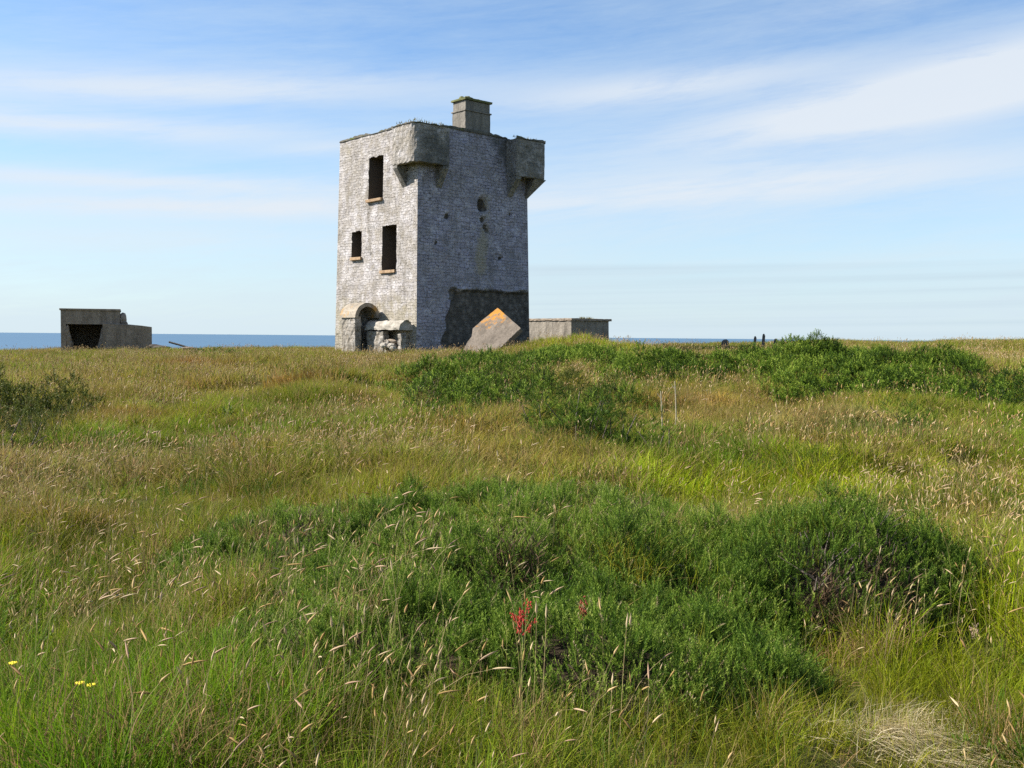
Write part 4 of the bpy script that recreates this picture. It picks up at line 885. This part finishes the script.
# ------------------------------------------------------------------ single plants
M['red'] = plain('dock_seeds', (.50, .045, .03)); M['rust'] = plain('rust_dock_seeds', (.30, .075, .035)); M['greenstem'] = plain('green_stem', (.12, .14, .04)); M['pale'] = plain('bleached_stalk', (.40, .34, .22)); M['tan'] = plain('tan_seed', (.40, .27, .20)); M['yellow'] = plain('yellow_petal', (.80, .62, .02))
def top_h(x, y):
    z = lz(x, y)
    for (cx, cy, rx, ry, h) in HEATH:
        q = 1 - ((x - cx) / rx) ** 2 - ((y - cy) / ry) ** 2
        if q > 0: z = max(z, float(base_land(np.array([x]), np.array([y]))[0]) + h * math.sqrt(q))
    return z
def hp(px, row):
    d = ray(px, row); t = 2.0
    while t < 60:
        p = EYE + d * t
        if p.z <= top_h(p.x, p.y) + .04: return p
        t += .03
    return p
def dock(px, row, Y, h, mat, label, seed, nb=5, wide=.07, name='dock_plant', cat='dock plant', grp=None, stemmat=None, tail=.26):
    p = at(px, row, Y) if Y else hp(px, row); zg = lz(p.x, p.y); rr = random.Random(seed); e = empty(name, (p.x, p.y, zg)); tag(e, label, cat, grp)
    b0 = p.z - zg; mb = MB(); sd = MB(); mb.tube([(0, 0, -.03), (.005, .0, b0 * .6), (0, 0, b0 + h)], [.004, .0035, .002], 5)
    for k in range(nb):
        a = rr.uniform(0, 6.28); q0 = b0 + h * rr.uniform(-.1, .35); l = h * rr.uniform(.4, .75); ex, ey = math.cos(a) * wide * rr.uniform(.4, 1), math.sin(a) * wide * rr.uniform(.4, 1)
        mb.tube([(0, 0, q0), (ex * .6, ey * .6, q0 + l * .4), (ex, ey, q0 + l)], [.002, .002, .001], 4)
        for j in range(24):
            t = rr.uniform(.15, 1.02); sd.rock((ex * t + rr.gauss(0, .006), ey * t + rr.gauss(0, .006), q0 + l * t * t * .5 + l * t * .5), (rr.uniform(.0022, .0042),) * 2 + (rr.uniform(.004, .008),), rr.randint(0, 999), sub=1)
    for j in range(40): sd.rock((rr.gauss(0, .007), rr.gauss(0, .007), b0 + h * rr.uniform(.3, 1.02)), (.0035, .0035, .007), j, sub=1)
    mb.build('stem', stemmat or M['greenstem'], e); tag(sd.build('seed_cluster', mat, e), kind='stuff')
    return e
dock(522, 637, 0, .15, M['red'], 'bright red dock seed spike standing in the heather mound', 1, 5, .085)
dock(583, 622, 0, .10, M['rust'], 'smaller rusty red dock spike to the right of the bright red one', 2, 3, .025)
dock(975, 640, 0, .08, M['tan'], 'dry pinkish brown seed head against the shadow at the mound end', 3, 4, .04, 'dry_seed_head', 'seed head')
dock(628, 346, 31, .35, M['tan'], 'tall dry weed standing against the sky right of the low hut', 4, 6, .16, 'dry_weed', 'weed')
for k, (px, row, Y, lb_) in enumerate(((13, 664, 4.6, 'yellow flower nearest the left edge of the field'), (80, 684, 4.4, 'left one of the pair of yellow flowers in the green grass'), (91, 686, 4.4, 'right one of the pair of yellow flowers in the green grass'))):
    g_ = gp(px, row); p = at(px, row, g_.y - 1.0); zg = lz(p.x, p.y); e = empty('yellow_flower', (p.x, p.y, zg)); tag(e, lb_, 'flower', 'yellow flowers in the grass'); h = max(p.z - zg, .1)
    mb = MB(); mb.tube([(0, 0, -.02), (.01, 0, h * .5), (0, 0, h)], [.0015, .0015, .001], 5); mb.build('stem', M['greenstem'], e)
    mb = MB()
    for j in range(6):
        a = j * 1.047; mb.rock((math.cos(a) * .010, math.sin(a) * .010, h + .004), (.008, .008, .0045), j, sub=1)
    mb.rock((0, 0, h + .005), (.005, .005, .004), 9, sub=1); mb.build('petals', M['yellow'], e)
for k, (px, r0_, r1_, Y, lb_) in enumerate(((661, 418, 391, 12.6, 'left and shorter of two bleached dead stalks beside the middle gorse'), (675, 412, 381, 13.2, 'right and taller of two bleached dead stalks beside the middle gorse'))):
    p = at(px, r0_, Y); q = at(px - 1, r1_, Y); zg = lz(p.x, p.y); mb = MB(); hh = q.z - zg
    mb.tube([(0, 0, -.05), (.015, 0, hh * .4), (.005, 0, hh * .75), (-.01, 0, hh)], [.011, .009, .008, .006], 6); mb.tube([(-.005, 0, hh * .86), (-.05, .01, hh * .95)], [.006, .003], 5)
    o = mb.build('dead_stalk', M['pale']); o.location = (p.x, p.y, zg); tag(o, lb_, 'stalk', 'bleached dead stalks')
# bleached tussock, bottom right
p = gp(905, 745); rr = np.random.default_rng(8)
V, Fc, var, _ = blade_set(2300, .46, .06, .22, .0013, 1.1, rr, 4, 1.0, -1.35)
V[:, 0] += .06 * np.sin(V[:, 1] * 9); V[:, 2] += land(p.x + V[:, 0], p.y + V[:, 1]) - p.z - .01
M['straw'] = leafy('bleached_straw', [(0, (.20, .19, .03)), (.2, (.38, .30, .12)), (.6, (.62, .51, .29)), (1, (.80, .70, .48))], transl=.3)
o = link_mesh('straw_tussock', mesh_tris('straw_tussock', np.array(V), np.array(Fc), [M['straw']], {'var': ('FLOAT', var)})); o.location = p
tag(o, 'flattened tussock of bleached straw in the bottom right corner', 'tussock')

# ------------------------------------------------------------------ daylight
EL, AZ = 39, -86
sl = bpy.data.lights.new('sun', 'SUN'); sl.energy = 5.0; sl.angle = R(.5); sl.color = (1, .945, .86)
so = bpy.data.objects.new('sun', sl); COL.objects.link(so)
sd = Vector((math.sin(R(AZ)) * math.cos(R(EL)), math.cos(R(AZ)) * math.cos(R(EL)), math.sin(R(EL))))
so.rotation_euler = sd.to_track_quat('Z', 'Y').to_euler(); so.location = (-20, 0, 30)
W = bpy.data.worlds.new('World'); S.world = W; W.use_nodes = True
n = W.node_tree.nodes; L = W.node_tree.links; bg = n['Background']; bg.inputs[1].default_value = .073
sky = n.new('ShaderNodeTexSky'); sky.sky_type = 'NISHITA'; sky.sun_disc = False; sky.sun_elevation = R(EL); sky.sun_rotation = R(AZ); sky.altitude = 70; sky.air_density = 1.0; sky.dust_density = .35; sky.ozone_density = 2.6
def wm(op, a, b=0, clamp=False):
    q = n.new('ShaderNodeMath'); q.operation = op; q.use_clamp = clamp
    for i, v in ((0, a), (1, b)):
        if isinstance(v, bpy.types.NodeSocket): L.new(v, q.inputs[i])
        else: q.inputs[i].default_value = v
    return q.outputs[0]
tc = n.new('ShaderNodeTexCoord'); sp = n.new('ShaderNodeSeparateXYZ'); L.new(tc.outputs['Generated'], sp.inputs[0])
az = wm('MULTIPLY', wm('ARCTAN2', sp.outputs[0], sp.outputs[1]), 57.2958); el = wm('MULTIPLY', wm('ARCSINE', sp.outputs[2]), 57.2958)
def wnoise(sx, sy, rot, scale, detail=5, rough=.6, ox=0):
    cv = n.new('ShaderNodeCombineXYZ'); c_, s_ = math.cos(R(rot)), math.sin(R(rot))
    L.new(wm('MULTIPLY', wm('ADD', wm('ADD', wm('MULTIPLY', az, c_), wm('MULTIPLY', el, s_)), ox), sx), cv.inputs[0])
    L.new(wm('MULTIPLY', wm('SUBTRACT', wm('MULTIPLY', el, c_), wm('MULTIPLY', az, s_)), sy), cv.inputs[1])
    q = n.new('ShaderNodeTexNoise'); q.inputs['Scale'].default_value = scale; q.inputs['Detail'].default_value = detail; q.inputs['Roughness'].default_value = rough; q.inputs['Distortion'].default_value = .35; L.new(cv.outputs[0], q.inputs['Vector']); return q.outputs['Fac']
def a_of(px): return math.degrees(math.atan((px - 512) / FPX))
def e_of(px, row): return (336.2 + .0087 * (px - 512) - row) / FPX * 57.3
wisp0 = wnoise(.05, .34, 6, 1.0, 8, .72); fine = wnoise(.09, .95, 5, 1.0, 7, .7, 13); wisp = wm('ADD', wm('MULTIPLY', wisp0, .68), wm('MULTIPLY', fine, .32)); soft = wnoise(.04, .16, 8, 1.0, 4, .5, 31)
tot = None
for (px, row, hw, hh, rot, w) in ((890, 124, 240, 26, 7, 1.3), (1010, 106, 170, 34, 9, .9), (650, 99, 170, 15, 5, 1.0), (120, 112, 230, 13, 3, .9), (60, 146, 220, 13, 1, 1.1), (110, 194, 270, 9, 1, 1.0), (220, 214, 300, 11, 2, 1.2), (700, 200, 300, 26, 2, .8), (960, 20, 190, 16, 10, .35), (300, 95, 260, 16, 2, .4), (330, 155, 60, 7, 6, .55), (860, 185, 260, 16, 3, .5), (170, 245, 320, 14, 1, .45)):
    k = 57.3 / FPX; da = wm('SUBTRACT', az, a_of(px)); de = wm('SUBTRACT', el, e_of(px, row)); c_, s_ = math.cos(R(rot)), math.sin(R(rot))
    u = wm('DIVIDE', wm('ADD', wm('MULTIPLY', da, c_), wm('MULTIPLY', de, s_)), hw * k); v = wm('DIVIDE', wm('SUBTRACT', wm('MULTIPLY', de, c_), wm('MULTIPLY', da, s_)), hh * k)
    q = wm('MULTIPLY', wm('EXPONENT', wm('MULTIPLY', wm('ADD', wm('MULTIPLY', u, u), wm('MULTIPLY', v, v)), -1.0)), w)
    tot = q if tot is None else wm('ADD', tot, q)
cl = wm('MULTIPLY', tot, wm('MULTIPLY', wm('SUBTRACT', wm('ADD', wisp, wm('MULTIPLY', soft, .4)), .38), 3.0, True))
# thin veil everywhere, thicker towards the horizon
veil = wm('EXPONENT', wm('MULTIPLY', wm('MAXIMUM', el, 0.0), -.105)); veil = wm('MULTIPLY', veil, .92)
veil = wm('ADD', veil, wm('MULTIPLY', wm('SUBTRACT', wisp, .45), 1.15))
fac = wm('MINIMUM', wm('MAXIMUM', veil, 0.0), .93)
mx0 = n.new('ShaderNodeMix'); mx0.data_type = 'RGBA'; L.new(fac, mx0.inputs[0]); mx0.inputs[7].default_value = (4.5, 5.35, 5.9, 1)
mx = n.new('ShaderNodeMix'); mx.data_type = 'RGBA'; L.new(wm('MINIMUM', wm('MULTIPLY', cl, .74), .9), mx.inputs[0]); L.new(mx0.outputs[2], mx.inputs[6]); mx.inputs[7].default_value = (5.15, 5.55, 6.0, 1)
tn = n.new('ShaderNodeMix'); tn.data_type = 'RGBA'; tn.blend_type = 'MULTIPLY'; L.new(wm('SUBTRACT', 1.0, wm('MULTIPLY', wm('SUBTRACT', el, 20.0), .05, True), True), tn.inputs[0]); L.new(sky.outputs[0], tn.inputs[6]); tn.inputs[7].default_value = (.90, 1.06, 1.20, 1); L.new(tn.outputs[2], mx0.inputs[6])
# grey haze bank low over the sea, right half
ban = wm('MULTIPLY', wm('MULTIPLY', wm('SUBTRACT', e_of(800, 262), wm('ADD', el, wm('MULTIPLY', wisp, .35))), 3.0, True), wm('MULTIPLY', wm('ADD', az, 6), .12, True))
bx2 = n.new('ShaderNodeMix'); bx2.data_type = 'RGBA'; lay = wnoise(.012, 1.5, 1, 1.0, 4, .6, 50); L.new(wm('MULTIPLY', ban, wm('ADD', .18, wm('MULTIPLY', wm('SUBTRACT', lay, .42), 1.8, True))), bx2.inputs[0]); L.new(mx.outputs[2], bx2.inputs[6]); bx2.inputs[7].default_value = (3.65, 4.55, 5.2, 1)
L.new(bx2.outputs[2], bg.inputs[0])

S.view_settings.view_transform = 'Standard'; S.view_settings.look = 'None'; S.view_settings.exposure = 1.08; S.view_settings.gamma = 1
S.render.engine = 'CYCLES'; S.cycles.max_bounces = 4; S.cycles.diffuse_bounces = 2; S.cycles.transmission_bounces = 2; S.cycles.use_denoising = False; S.cycles.use_adaptive_sampling = True
